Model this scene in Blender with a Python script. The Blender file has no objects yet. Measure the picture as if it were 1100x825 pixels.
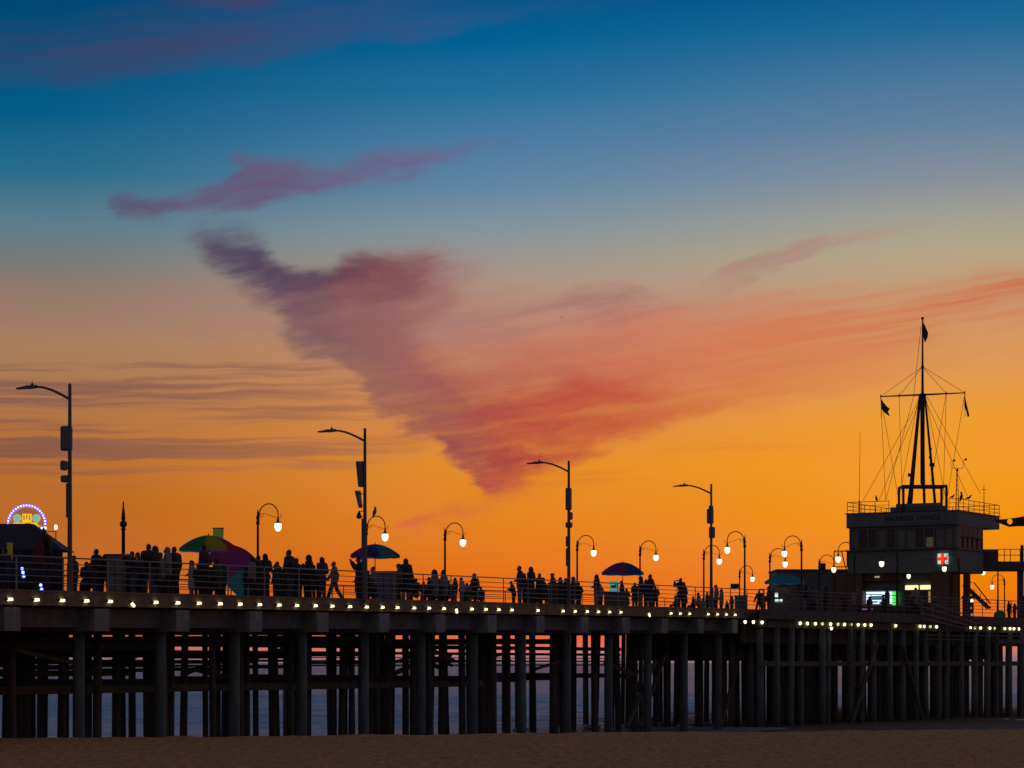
import bpy, bmesh, math, random
from mathutils import Vector, Matrix
random.seed(7)
scene = bpy.context.scene
COL = scene.collection
R = math.radians
F = 2656.0            # focal length in pixels of the 1100 px wide photograph
EYE = 2.5             # eye height above the sand
HOR = 712.0

# ------------------------------------------------------------------ materials
def s2l(c):
    return tuple((v/255/12.92) if v/255 <= 0.04045 else ((v/255+0.055)/1.055)**2.4 for v in c)

MATS = {}
def mat(name, col, rough=0.7, metal=0.0, var=0.25, scale=6.0, emit=None, strength=0.0, bump=0.0, stretch=(1,1,1), alpha=None):
    if name in MATS: return MATS[name]
    m = bpy.data.materials.new(name); m.use_nodes = True
    nt = m.node_tree; b = nt.nodes['Principled BSDF']
    b.inputs['Roughness'].default_value = rough
    b.inputs['Metallic'].default_value = metal
    if var > 0:
        tc = nt.nodes.new('ShaderNodeTexCoord'); mp = nt.nodes.new('ShaderNodeMapping')
        mp.inputs['Scale'].default_value = stretch
        nz = nt.nodes.new('ShaderNodeTexNoise'); nz.inputs['Scale'].default_value = scale
        nz.inputs['Detail'].default_value = 6; nz.inputs['Roughness'].default_value = 0.65
        rp = nt.nodes.new('ShaderNodeMix'); rp.data_type = 'RGBA'
        mr = nt.nodes.new('ShaderNodeMapRange'); mr.inputs[1].default_value = .3; mr.inputs[2].default_value = .7
        rp.inputs[6].default_value = (*[c*(1-var) for c in col], 1)
        rp.inputs[7].default_value = (*[min(1, c*(1+var)) for c in col], 1)
        nt.links.new(tc.outputs['Object'], mp.inputs[0]); nt.links.new(mp.outputs[0], nz.inputs['Vector'])
        nt.links.new(nz.outputs[0], mr.inputs[0]); nt.links.new(mr.outputs[0], rp.inputs[0])
        nt.links.new(rp.outputs[2], b.inputs['Base Color'])
        if bump > 0:
            bp = nt.nodes.new('ShaderNodeBump'); bp.inputs['Strength'].default_value = bump
            bp.inputs['Distance'].default_value = 0.03
            nt.links.new(nz.outputs[0], bp.inputs['Height']); nt.links.new(bp.outputs[0], b.inputs['Normal'])
    else:
        b.inputs['Base Color'].default_value = (*col, 1)
    if emit is not None:
        b.inputs['Emission Color'].default_value = (*emit, 1)
        b.inputs['Emission Strength'].default_value = strength
    MATS[name] = m
    return m

M = dict(
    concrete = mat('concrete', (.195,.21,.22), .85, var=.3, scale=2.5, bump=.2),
    shaded_concrete = mat('shaded_concrete', (.125,.125,.135), .85, var=.35, scale=2, bump=.2),  # darker copy of the concrete, shade on the recessed beam put into its colour
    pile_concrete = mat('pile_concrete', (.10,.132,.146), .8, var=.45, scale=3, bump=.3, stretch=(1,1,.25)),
    timber = mat('timber', (.105,.092,.078), .9, var=.5, scale=4, bump=.4, stretch=(1,1,.15)),
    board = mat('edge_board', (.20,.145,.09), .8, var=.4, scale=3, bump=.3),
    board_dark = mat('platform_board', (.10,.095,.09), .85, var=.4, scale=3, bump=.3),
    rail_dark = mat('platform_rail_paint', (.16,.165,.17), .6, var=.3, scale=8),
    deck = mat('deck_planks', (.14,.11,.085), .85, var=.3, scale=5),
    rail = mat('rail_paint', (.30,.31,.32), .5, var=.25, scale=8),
    pole = mat('pole_paint', (.10,.11,.125), .5, var=.25, scale=5),
    lamp_iron = mat('lamp_iron', (.035,.035,.035), .5, metal=.3, var=.3),
    black = mat('black_metal', (.02,.02,.022), .5, var=.3),
    device = mat('device_grey', (.12,.13,.15), .5, var=.2),
    globe = mat('lamp_globe', (.9,.85,.75), .3, var=0, emit=(1,.84,.60), strength=1.9),
    edge_lens = mat('edge_light_lens', (.9,.85,.7), .3, var=0, emit=(1,.88,.46), strength=2.4),
    edge_lens_dim = mat('edge_light_lens_dim', (.9,.85,.6), .3, var=0, emit=(.9,.85,.3), strength=.8),
    wall = mat('office_wall', (.135,.165,.178), .8, var=.15, scale=1.5),
    wall_side = mat('office_trim', (.11,.095,.095), .8, var=.15, scale=1.5),
    dark_trim = mat('dark_trim', (.035,.035,.04), .6, var=.2),
    glass = mat('window_glass', (.03,.03,.032), .22, var=.2),
    glass_side = mat('glass_sunset_tint', (.16,.06,.045), .55, var=.3),  # red base colour imitates the sunset mirrored in the side panes
    blind = mat('window_blind', (.15,.17,.16), .8, var=.3, scale=2),
    brown_wall = mat('brown_wall', (.14,.08,.05), .8, var=.25, scale=2),
    skin_a = mat('skin', (.36,.2,.13), .6, var=.08),
    navy_canvas = mat('navy_canvas', (.03,.04,.075), .8, var=.3),
    red_canvas = mat('red_canvas', (.16,.03,.03), .8, var=.3),
    teal_canvas = mat('teal_canvas', (.06,.17,.2), .8, var=.2),
    bird = mat('bird_feather', (.09,.08,.075), .8, var=.4, scale=20),
    flag = mat('flag_cloth', (.04,.04,.05), .8, var=.3),
)

# ------------------------------------------------------------------ mesh helpers
class MB:
    def __init__(s): s.v = []; s.f = []; s.mi = []
    def add(s, vs, fs, mi=0):
        o = len(s.v); s.v += [Vector(p) for p in vs]; s.f += [tuple(i+o for i in f) for f in fs]; s.mi += [mi]*len(fs); return s
    def hexa(s, p, mi=0):   # eight corners: bottom 0-3, top 4-7
        return s.add(p, [(3,2,1,0),(4,5,6,7),(0,1,5,4),(1,2,6,5),(2,3,7,6),(3,0,4,7)], mi)
    def box(s, c, size, rz=0.0, mi=0):
        x,y,z = [d/2 for d in size]; ca, sa = math.cos(rz), math.sin(rz)
        pts = []
        for dz in (-z, z):
            for dx,dy in ((-x,-y),(x,-y),(x,y),(-x,y)):
                pts.append((c[0]+dx*ca-dy*sa, c[1]+dx*sa+dy*ca, c[2]+dz))
        return s.hexa(pts, mi)
    def bar(s, p0, p1, w, h, mi=0):     # rectangular bar along p0-p1, h up
        p0, p1 = Vector(p0), Vector(p1); d = (p1-p0).normalized()
        up = Vector((0,0,1)) if abs(d.z) < .95 else Vector((1,0,0))
        sd = d.cross(up).normalized(); up = sd.cross(d).normalized()
        pts = []
        for q in (-h/2, h/2):
            pts += [p0 - sd*w/2 + up*q, p0 + sd*w/2 + up*q, p1 + sd*w/2 + up*q, p1 - sd*w/2 + up*q]
        return s.hexa(pts, mi)
    def cyl(s, p0, p1, r0, r1=None, n=10, cap=True, mi=0):
        r1 = r0 if r1 is None else r1
        return s.tube([p0, p1], [r0, r1], n, cap, mi)
    def tube(s, path, r, n=8, cap=True, mi=0):
        path = [Vector(p) for p in path]; k = len(path)
        rs = r if isinstance(r, (list, tuple)) else [r]*k
        t0 = (path[1]-path[0]).normalized()
        a = Vector((0,0,1)) if abs(t0.z) < .9 else Vector((1,0,0))
        nrm = t0.cross(a).normalized(); vs = []
        for i, p in enumerate(path):
            t = (path[min(i+1,k-1)] - path[max(i-1,0)])
            t = t.normalized() if t.length > 1e-9 else t0
            nrm = (nrm - t*nrm.dot(t))
            nrm = nrm.normalized() if nrm.length > 1e-6 else t.orthogonal().normalized()
            b = t.cross(nrm)
            for j in range(n):
                q = 2*math.pi*j/n
                vs.append(p + (nrm*math.cos(q) + b*math.sin(q))*rs[i])
        fs = [(i*n+j, i*n+(j+1)%n, (i+1)*n+(j+1)%n, (i+1)*n+j) for i in range(k-1) for j in range(n)]
        if cap: fs += [tuple(range(n-1,-1,-1)), tuple((k-1)*n+j for j in range(n))]
        return s.add(vs, fs, mi)
    def lathe(s, prof, c=(0,0,0), n=14, mi=0):     # prof: (r, z)
        vs = [(c[0]+r*math.cos(2*math.pi*j/n), c[1]+r*math.sin(2*math.pi*j/n), c[2]+z) for r,z in prof for j in range(n)]
        k = len(prof)
        fs = [(i*n+j, i*n+(j+1)%n, (i+1)*n+(j+1)%n, (i+1)*n+j) for i in range(k-1) for j in range(n)]
        fs += [tuple(range(n-1,-1,-1)), tuple((k-1)*n+j for j in range(n))]
        return s.add(vs, fs, mi)
    def ball(s, c, r, n=12, m=8, mi=0):
        r = r if isinstance(r, (tuple, list)) else (r,r,r)
        vs = [(c[0], c[1], c[2]-r[2])]
        for i in range(1, m):
            th = math.pi*i/m - math.pi/2
            vs += [(c[0]+r[0]*math.cos(th)*math.cos(2*math.pi*j/n), c[1]+r[1]*math.cos(th)*math.sin(2*math.pi*j/n), c[2]+r[2]*math.sin(th)) for j in range(n)]
        vs.append((c[0], c[1], c[2]+r[2])); L = len(vs)-1
        fs = [(0, 1+(j+1)%n, 1+j) for j in range(n)]
        fs += [(1+i*n+j, 1+i*n+(j+1)%n, 1+(i+1)*n+(j+1)%n, 1+(i+1)*n+j) for i in range(m-2) for j in range(n)]
        fs += [(1+(m-2)*n+j, 1+(m-2)*n+(j+1)%n, L) for j in range(n)]
        return s.add(vs, fs, mi)
    def prism(s, poly, off, mi=0):      # poly: list of 3D points, extruded by off
        poly = [Vector(p) for p in poly]; off = Vector(off); n = len(poly)
        fs = [tuple(range(n-1,-1,-1)), tuple(range(n, 2*n))] + [(i,(i+1)%n,n+(i+1)%n,n+i) for i in range(n)]
        return s.add(poly + [p+off for p in poly], fs, mi)
    def build(s, name, m, parent=None, smooth=False, world=False, bevel=0.0):
        me = bpy.data.meshes.new(name)
        off = parent.matrix_basis.translation if (world and parent) else Vector()
        par = parent
        if world and parent:
            off = Vector(parent.location); q = parent.parent
            while q: off += Vector(q.location); q = q.parent
        me.from_pydata([v-off for v in s.v], [], s.f)
        for x in (m if isinstance(m, (list,tuple)) else [m]): me.materials.append(x)
        if any(s.mi): me.polygons.foreach_set('material_index', s.mi)
        b = bmesh.new(); b.from_mesh(me); bmesh.ops.recalc_face_normals(b, faces=b.faces)
        if bevel > 0:
            bmesh.ops.bevel(b, geom=b.edges[:], offset=bevel, segments=1, affect='EDGES', clamp_overlap=True)
        b.to_mesh(me); b.free()
        if smooth:
            me.polygons.foreach_set('use_smooth', [True]*len(me.polygons))
        me.update()
        o = bpy.data.objects.new(name, me); COL.objects.link(o)
        if parent: o.parent = parent
        return o

def tag(o, label=None, cat=None, group=None, kind=None):
    if label: o['label'] = label
    if cat: o['category'] = cat
    if group: o['group'] = group
    if kind: o['kind'] = kind
    return o
def thing(name, label, cat, loc=(0,0,0), rz=0.0, group=None):
    o = bpy.data.objects.new(name, None); COL.objects.link(o)
    o.location = loc; o.rotation_euler = (0,0,rz); o.empty_display_size = .3
    return tag(o, label, cat, group)
def dup(root, loc, rz=0.0, label=None, group=None, scale=1.0):
    def rec(o, par):
        c = o.copy(); COL.objects.link(c)
        if par: c.parent = par
        for ch in o.children: rec(ch, c)
        return c
    r = rec(root, None)
    r.location = loc; r.rotation_euler = (0,0,rz); r.scale = (scale,)*3
    if label: r['label'] = label
    if group: r['group'] = group
    return r

# ------------------------------------------------------------------ pier frame
def PX(px, py, Y): return Vector(((px-550)*Y/F, Y, EYE + (HOR-py)*Y/F))
STEP = Vector((2.266, 4.449)); SL = STEP.length
D = STEP.normalized(); W = Vector((-D.y, D.x))
E0 = Vector((-16.78, 83.0))
def nz(n): return min(n, 15.0)
def deckz(n): return 4.84 + .047*nz(n)
def P(n, w, z=0.0):            # z above deck
    q = E0 + D*(n*SL) + W*w
    return Vector((q.x, q.y, deckz(n)+z))
def n_at(px, w=0.0):
    k = (px-550)/F; ex = E0.x + W.x*w; ey = E0.y + W.y*w
    return (k*ey - ex)/(D.x - k*D.y)/SL
ROT = math.atan2(D.y, D.x)     # direction of the pier in plan
# platform edge
PA, PB, PC = Vector((14.3,142.0)), Vector((38.2,174.4)), Vector((54.0,222.0))
PZ = deckz(15)
def plat(px):
    k = (px-550)/F; d = PB-PA
    t = (k*PA.y - PA.x)/(d.x - k*d.y)
    return PA + d*t
# ------------------------------------------------------------------ camera, view
cam = bpy.data.cameras.new('camera'); co = bpy.data.objects.new('camera', cam); COL.objects.link(co)
co.location = (0,0,EYE); co.rotation_euler = (R(90),0,0)
cam.sensor_width = 36; cam.lens = 36*F/1100; cam.shift_y = (HOR-412.5)/1100
cam.clip_start = .5; cam.clip_end = 60000
scene.camera = co
vs = scene.view_settings
vs.view_transform = 'Standard'; vs.look = 'None'; vs.exposure = 0; vs.gamma = 1; vs.use_curve_mapping = False
scene.render.engine = 'CYCLES'
scene.cycles.use_denoising = True
scene.cycles.max_bounces = 5; scene.cycles.diffuse_bounces = 2; scene.cycles.glossy_bounces = 3
scene.cycles.sample_clamp_indirect = 4

# ------------------------------------------------------------------ dusk sky (world)
world = bpy.data.worlds.new('World'); scene.world = world; world.use_nodes = True
nt = world.node_tree; N = nt.nodes; L = nt.links
bg = N['Background']; bg.inputs[1].default_value = 1.0
def setin(sock, v):
    if isinstance(v, bpy.types.NodeSocket): L.new(v, sock)
    elif v is not None: sock.default_value = v
def mth(op, a, b=None, c=None, clamp=False):
    n = N.new('ShaderNodeMath'); n.operation = op; n.use_clamp = clamp
    for i, x in enumerate((a,b,c)): setin(n.inputs[i], x)
    return n.outputs[0]
def mrange(v, a, b, c=0.0, d=1.0, smooth=True):
    n = N.new('ShaderNodeMapRange'); n.clamp = True
    if smooth: n.interpolation_type = 'SMOOTHSTEP'
    for i, x in enumerate((v,a,b,c,d)): setin(n.inputs[i], x)
    return n.outputs[0]
def ramp(v, stops):
    n = N.new('ShaderNodeValToRGB'); e = n.color_ramp.elements
    while len(e) < len(stops): e.new(.5)
    for i, (p, c) in enumerate(stops):
        e[i].position = p; e[i].color = (*s2l(c), 1)
    L.new(v, n.inputs[0]); return n.outputs[0]
def mix(f, a, b):
    n = N.new('ShaderNodeMix'); n.data_type = 'RGBA'; n.clamp_factor = True
    setin(n.inputs[0], f); setin(n.inputs[6], a); setin(n.inputs[7], b); return n.outputs[2]
def noise(vec, scale=1.0, detail=5, rough=.55, dist=0.0):
    n = N.new('ShaderNodeTexNoise'); n.inputs['Scale'].default_value = scale
    n.inputs['Detail'].default_value = detail; n.inputs['Roughness'].default_value = rough
    n.inputs['Distortion'].default_value = dist
    L.new(vec, n.inputs['Vector']); return n.outputs[0], n.outputs[1]
def comb(x, y, z=0.0):
    n = N.new('ShaderNodeCombineXYZ')
    for i, q in enumerate((x,y,z)): setin(n.inputs[i], q)
    return n.outputs[0]
def fcurve(v, pts):
    n = N.new('ShaderNodeFloatCurve'); c = n.mapping.curves[0]
    n.mapping.extend = 'HORIZONTAL'
    pts = sorted(pts)
    while len(c.points) < len(pts): c.points.new(.5, .5)
    for p, (x, y) in zip(c.points, pts):
        p.location = (x, y); p.handle_type = 'AUTO_CLAMPED'
    n.mapping.update(); L.new(v, n.inputs['Value']); return n.outputs[0]

tc = N.new('ShaderNodeTexCoord'); sx = N.new('ShaderNodeSeparateXYZ'); L.new(tc.outputs['Generated'], sx.inputs[0])
dx, dy, dz = sx.outputs
az = mth('ARCTAN2', dx, dy); el = mth('ARCSINE', dz)
U = mth('ADD', mth('MULTIPLY', az, F), 550.0)          # bearing, in 1/2656 rad
V = mth('SUBTRACT', HOR, mth('MULTIPLY', el, F))       # elevation, counted down from above
# sky colour by elevation, for the southern and the northern half of the sunset
def stops(lst): return [(y/760.0, c) for y, c in lst]
v01 = mth('DIVIDE', V, 760.0, clamp=True)
rl = ramp(v01, stops([(0,(0,66,110)),(60,(0,76,120)),(140,(0,92,134)),(200,(38,108,140)),(250,(88,124,138)),(290,(118,122,120)),(330,(146,122,106)),(375,(166,126,92)),(420,(170,118,76)),(470,(178,112,60)),(530,(184,106,36)),(590,(186,97,18)),(650,(186,86,20)),(685,(200,92,60)),(701,(180,110,104)),(707,(140,104,112)),(714,(112,100,116))]))
rc = ramp(v01, stops([(0,(0,78,130)),(60,(0,98,148)),(110,(36,112,156)),(160,(74,124,164)),(210,(100,136,162)),(250,(132,148,156)),(285,(158,150,142)),(330,(182,148,126)),(380,(198,138,104)),(440,(214,139,76)),(500,(230,142,38)),(560,(230,128,8)),(620,(230,110,0)),(660,(232,100,10)),(688,(236,104,62)),(700,(214,130,112)),(706,(170,118,122)),(714,(120,108,124))]))
rr = ramp(v01, stops([(0,(0,88,142)),(50,(30,104,150)),(100,(72,118,156)),(150,(100,130,156)),(200,(132,142,154)),(240,(160,158,148)),(280,(180,166,132)),(330,(200,152,110)),(400,(222,152,80)),(450,(238,156,50)),(510,(242,152,26)),(570,(244,146,6)),(630,(240,126,0)),(670,(234,110,40)),(692,(226,112,70)),(700,(196,124,110)),(706,(156,114,120)),(714,(116,106,122))]))
sky = mix(mrange(U, 0.0, 600.0), rl, rc)
sky = mix(mrange(U, 480.0, 1080.0), sky, rr)
big = noise(comb(mth('DIVIDE', U, 420.0), mth('DIVIDE', V, 130.0), 3.1), 1.0, 3)[0]
# warped coordinates for the clouds
wv = comb(mth('DIVIDE', U, 95.0), mth('DIVIDE', V, 48.0), 0.7)
w1 = noise(wv, 1.0, 5, .58)[1]
ws = N.new('ShaderNodeSeparateColor'); L.new(w1, ws.inputs[0])
U1 = mth('ADD', U, mth('MULTIPLY', mth('SUBTRACT', ws.outputs[0], .5), 95.0))
V1 = mth('ADD', V, mth('MULTIPLY', mth('SUBTRACT', ws.outputs[1], .5), 50.0))
w2 = noise(comb(mth('ADD', mth('DIVIDE', U, 60.0), mth('DIVIDE', V, 60.0)), mth('DIVIDE', mth('SUBTRACT', V, mth('MULTIPLY', U, -.14)), 13.0), 2.9), 1.0, 5, .6)[1]
ws2 = N.new('ShaderNodeSeparateColor'); L.new(w2, ws2.inputs[0])
U1 = mth('ADD', U1, mth('MULTIPLY', mth('SUBTRACT', ws2.outputs[0], .5), 52.0))
V1 = mth('ADD', V1, mth('MULTIPLY', mth('SUBTRACT', ws2.outputs[1], .5), 14.0))
US = mth('ADD', mth('MULTIPLY', U, .7), mth('MULTIPLY', U1, .3)); VS = mth('ADD', mth('MULTIPLY', V, .78), mth('MULTIPLY', V1, .22))
u01 = mth('DIVIDE', mth('ADD', U1, 200.0), 1500.0, clamp=True)
# fibres: thin streaks that rise a little to the right
def streak(ang, lu, lv, seed, detail=6, rough=.6):
    a = R(ang)
    p = mth('ADD', mth('MULTIPLY', US, math.cos(a)/lu), mth('MULTIPLY', VS, -math.sin(a)/lu))
    q = mth('ADD', mth('MULTIPLY', US, math.sin(a)/lv), mth('MULTIPLY', VS, math.cos(a)/lv))
    return noise(comb(p, q, seed), 1.0, detail, rough)[0]
st1 = streak(9, 150.0, 19.0, 1.7)
st2 = streak(14, 190.0, 26.0, 5.2)
st3 = streak(1, 420.0, 13.0, 9.4, 4)
st4 = streak(8, 330.0, 9.5, 2.2, 5, .55)
puff = noise(comb(mth('DIVIDE', U1, 58.0), mth('DIVIDE', V1, 30.0), 4.4), 1.0, 6, .6)[0]
def cx(pts): return [((x+200)/1500.0, y/825.0) for x, y in pts]
def layer(top, bot, alpha, s_top, s_bot, tex, t0, t1, floor):
    top = mth('MULTIPLY', fcurve(u01, cx(top)), 825.0); bot = mth('MULTIPLY', fcurve(u01, cx(bot)), 825.0)
    a = fcurve(u01, [((x+200)/1500.0, y) for x, y in alpha])
    m1 = mrange(mth('DIVIDE', mth('SUBTRACT', V1, top), s_top), 0.0, 1.0)
    m2 = mrange(mth('DIVIDE', mth('SUBTRACT', bot, V1), s_bot), 0.0, 1.0)
    t = mrange(tex, t0, t1, floor, 1.0)
    return mth('MULTIPLY', mth('MULTIPLY', m1, m2), mth('MULTIPLY', a, t), clamp=True)
def paint(sky, d, cols):
    return mix(d, sky, ramp(u01, [((x+200)/1500.0, c) for x, c in cols]))
# high dark bands at the top of the view
d = layer([(-200,60),(0,40),(100,24),(250,6),(400,-10),(600,-40),(800,-70)], [(-200,146),(0,126),(150,108),(260,92),(400,72),(600,42),(720,18),(800,0)],
          [(-200,.6),(0,.66),(150,.8),(300,.8),(500,.66),(650,.5),(740,.0)], 62, 26, st4, .26, .64, .42)
sky = paint(sky, d, [(0,(46,68,106)),(200,(64,66,104)),(420,(58,80,128)),(700,(62,94,142))])
d = layer([(150,6),(230,-10),(300,-30),(420,-60)], [(150,24),(220,34),(280,36),(340,18),(420,-8)], [(150,0.0),(215,.55),(290,.6),(350,.25),(400,0)], 12, 16, st2, .3, .6, .4)
sky = paint(sky, d, [(200,(70,62,98)),(300,(82,58,92))])
# long lilac streak
d = layer([(105,238),(130,216),(200,208),(240,192),(262,168),(300,166),(350,170),(400,164),(450,158),(520,150),(640,132),(700,126)],
          [(105,240),(130,256),(180,252),(230,246),(300,236),(360,222),(420,206),(480,190),(540,176),(640,146),(700,130)],
          [(100,0),(128,.85),(200,.88),(280,.92),(400,.88),(480,.76),(560,.56),(640,.32),(720,0)], 26, 20, mth('ADD', mth('MULTIPLY', st2, .6), mth('MULTIPLY', puff, .4)), .3, .58, .36)
sky = paint(sky, d, [(120,(94,78,104)),(280,(106,84,116)),(420,(112,92,128)),(600,(92,112,146))])
# main plume: dark mauve head
d = layer([(160,262),(200,246),(240,240),(280,252),(310,272),(345,282),(385,264),(440,262),(500,268),(560,270),(620,280)],
          [(160,266),(200,276),(240,312),(285,348),(320,384),(350,404),(400,416),(440,400),(480,372),(520,330),(560,300),(620,290)],
          [(150,0),(190,.55),(225,.86),(300,.93),(380,.93),(430,.84),(470,.6),(510,.32),(570,.12),(640,0)], 30, 46, mth('ADD', mth('MULTIPLY', puff, .62), mth('MULTIPLY', st2, .38)), .27, .56, .58)
sky = paint(sky, d, [(190,(92,82,102)),(260,(80,68,94)),(340,(86,64,88)),(400,(122,72,84)),(450,(142,84,88)),(520,(160,112,108))])
d = layer([(190,250),(240,258),(300,284),(350,290),(400,274),(450,274),(500,280)], [(190,272),(240,300),(300,336),(350,360),(400,352),(450,322),(500,300)],
          [(190,0),(225,.5),(300,.62),(360,.62),(420,.56),(460,.3),(510,0)], 22, 34, puff, .3, .5, .5)
sky = paint(sky, d, [(220,(80,66,92)),(330,(82,58,82)),(390,(112,58,74)),(460,(130,70,78))])
# main plume: body and red tail
d = layer([(250,290),(290,312),(330,320),(380,318),(430,322),(480,346),(520,356),(570,352),(620,344),(655,338),(700,344),(800,336),(950,316),(1100,300)],
          [(250,306),(280,344),(315,376),(350,402),(390,432),(430,464),(470,494),(505,524),(530,542),(552,536),(580,520),(640,494),(720,468),(820,446),(950,424),(1100,400)],
          [(250,.3),(290,.74),(330,.84),(400,.86),(470,.92),(600,.93),(660,.84),(720,.66),(800,.5),(900,.36),(1000,.2),(1100,.05)], 72, 22, mth('ADD', mth('MULTIPLY', mth('ADD', mth('MULTIPLY', st1, .6), mth('MULTIPLY', puff, .4)), .78), mth('MULTIPLY', st4, .22)), .3, .60, .36)
sky = paint(sky, d, [(300,(122,92,96)),(400,(140,92,92)),(470,(152,78,78)),(560,(180,72,64)),(660,(190,68,58)),(760,(204,96,64)),(900,(214,110,64)),(1050,(212,112,66))])
d = layer([(400,420),(450,448),(500,462),(560,470),(620,462),(680,450)], [(400,440),(450,476),(490,504),(530,528),(580,512),(640,486),(700,462)], [(420,0),(470,.55),(540,.6),(600,.5),(680,0)], 26, 18, puff, .32, .55, .2)
sky = paint(sky, d, [(430,(120,78,84)),(540,(160,60,66)),(650,(176,70,60))])
d = layer([(200,286),(330,300),(450,290),(560,296),(680,300),(800,306),(900,300)], [(200,330),(330,400),(450,440),(560,440),(680,420),(800,390),(900,350)],
          [(240,0),(330,.34),(430,.5),(560,.5),(680,.46),(800,.34),(900,.1),(960,0)], 44, 60, mth('ADD', mth('MULTIPLY', st2, .5), mth('MULTIPLY', puff, .5)), .3, .62, .3)
sky = paint(sky, d, [(250,(132,98,98)),(430,(156,100,94)),(600,(184,108,92)),(820,(196,112,90))])
# faint tip of the tail, the veil between the two lobes and the streaks to the right
d = layer([(410,572),(450,548),(500,530),(540,500),(580,510),(620,520)], [(410,580),(450,584),(490,572),(540,556),(580,540),(620,530)], [(410,0),(450,.6),(500,.34),(545,.5),(590,.22),(620,0)], 14, 18, puff, .34, .6, .15)
sky = paint(sky, d, [(440,(212,90,52)),(560,(204,92,52))])
d = layer([(440,300),(500,330),(560,324),(640,306),(740,316),(780,322)], [(440,372),(520,384),(600,366),(680,356),(740,340),(780,330)], [(430,.2),(480,.62),(560,.56),(640,.8),(700,.74),(760,.3),(800,0)], 18, 18, st1, .36, .62, .2)
sky = paint(sky, d, [(450,(164,114,110)),(660,(156,112,112)),(760,(176,124,112))])
d = layer([(700,312),(760,298),(805,272),(850,262),(920,254),(1000,240)], [(700,324),(760,326),(810,312),(850,292),(920,274),(1000,254)], [(700,0),(760,.4),(820,.62),(900,.52),(970,.3),(1010,0)], 10, 12, st2, .34, .58, .2)
sky = paint(sky, d, [(740,(178,128,116)),(830,(172,122,118)),(960,(190,128,112))])
d = layer([(480,330),(560,330),(700,318),(850,312),(950,304),(1050,290),(1300,270)], [(480,400),(560,410),(700,436),(850,424),(950,400),(1050,372),(1300,350)], [(480,0),(600,.3),(680,.46),(800,.6),(900,.66),(1000,.78),(1100,.78),(1300,.6)], 40, 46, st4, .34, .58, .28)
sky = paint(sky, d, [(600,(206,118,92)),(800,(214,112,74)),(1000,(208,104,70)),(1200,(204,98,66))])
d = layer([(560,500),(700,482),(900,470)], [(560,540),(700,520),(900,496)], [(540,0),(620,.3),(760,.34),(860,.15),(900,0)], 14, 14, st3, .44, .6, .0)
sky = paint(sky, d, [(600,(206,100,44)),(800,(222,122,44))])
# low thin bars of cloud on the left
d = layer([(-200,380),(300,378),(420,392),(520,420)], [(-200,540),(300,528),(420,510),(520,470)], [(-200,.75),(0,.75),(300,.62),(420,.5),(500,0)], 20, 40, st3, .42, .62, .0)
sky = paint(sky, d, [(0,(120,82,74)),(300,(134,88,78)),(450,(166,100,74))])
sky = mix(mth('MULTIPLY', mth('MULTIPLY', mrange(big, .35, .75), mrange(V, 250.0, 420.0)), .06), sky, (.9,.5,.35,1))
# above the view, and behind: the darkening eastern sky
up = ramp(mrange(el, .26, 1.3, smooth=False), [(0,(0,82,136)),(.15,(44,104,146)),(.38,(82,92,112)),(1,(76,68,80))])
sky = mix(mrange(el, .255, .33), sky, up)
east = ramp(mrange(el, -.05, 1.2, smooth=False), [(0,(82,72,74)),(.15,(104,90,94)),(.4,(88,80,90)),(1,(76,68,80))])
hd = mth('MULTIPLY', dy, 1.0)
sky = mix(mrange(hd, .75, -.15), sky, east)
L.new(sky, bg.inputs[0])

# ------------------------------------------------------------------ sand and sea
def crest_y(x):      # the top of the beach bank
    return 82.4 + (x+17)*.316 + .35*math.sin(x*.33+1) + .2*math.sin(x*.9)
def hash_noise(x, y):
    from mathutils import noise as mn
    return mn.fractal(Vector((x, y, 0.3)), 1.0, 2.1, 4)
sand = MB()
xs = [-400,-120,-60,-40] + [-30+i*.5 for i in range(121)] + [40,60,120,400]
ys = [-60,-10,10,25,35,42] + [46+i*.45 for i in range(150)] + [114,116,120,130,200]
vv = []
for y in ys:
    for x in xs:
        c = crest_y(max(-60, min(60, x)))
        z = 0.0 if y <= c else max(-2.6, -(y-c)*.13 - min(.25, (y-c)*.05))
        if 44 < y < 112 and abs(x) < 40:
            z += .05*hash_noise(x*.9, y*.9) + .04*hash_noise(x*3.1+9, y*2.4) - .02
        vv.append((x, y, z))
nx = len(xs)
ff = [(j*nx+i, j*nx+i+1, (j+1)*nx+i+1, (j+1)*nx+i) for j in range(len(ys)-1) for i in range(nx-1)]
sand.add(vv, ff)
ms = mat('beach_sand', (.46,.22,.075), .95, var=.5, scale=1.5, bump=.5, stretch=(3.2,1,1))
nts = ms.node_tree
b2 = nts.nodes.new('ShaderNodeBump'); b2.inputs['Strength'].default_value = .8; b2.inputs['Distance'].default_value = .16
t2 = nts.nodes.new('ShaderNodeTexCoord'); n2 = nts.nodes.new('ShaderNodeTexNoise'); n2.inputs['Scale'].default_value = 4.0; n2.inputs['Detail'].default_value = 7
nts.links.new(t2.outputs['Object'], n2.inputs['Vector']); nts.links.new(n2.outputs[0], b2.inputs['Height'])
pb = nts.nodes['Principled BSDF']
for lk in list(pb.inputs['Normal'].links): nts.links.new(lk.from_socket, b2.inputs['Normal'])
nts.links.new(b2.outputs[0], pb.inputs['Normal'])
tag(sand.build('sand', ms, smooth=True), kind='structure')

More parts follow.
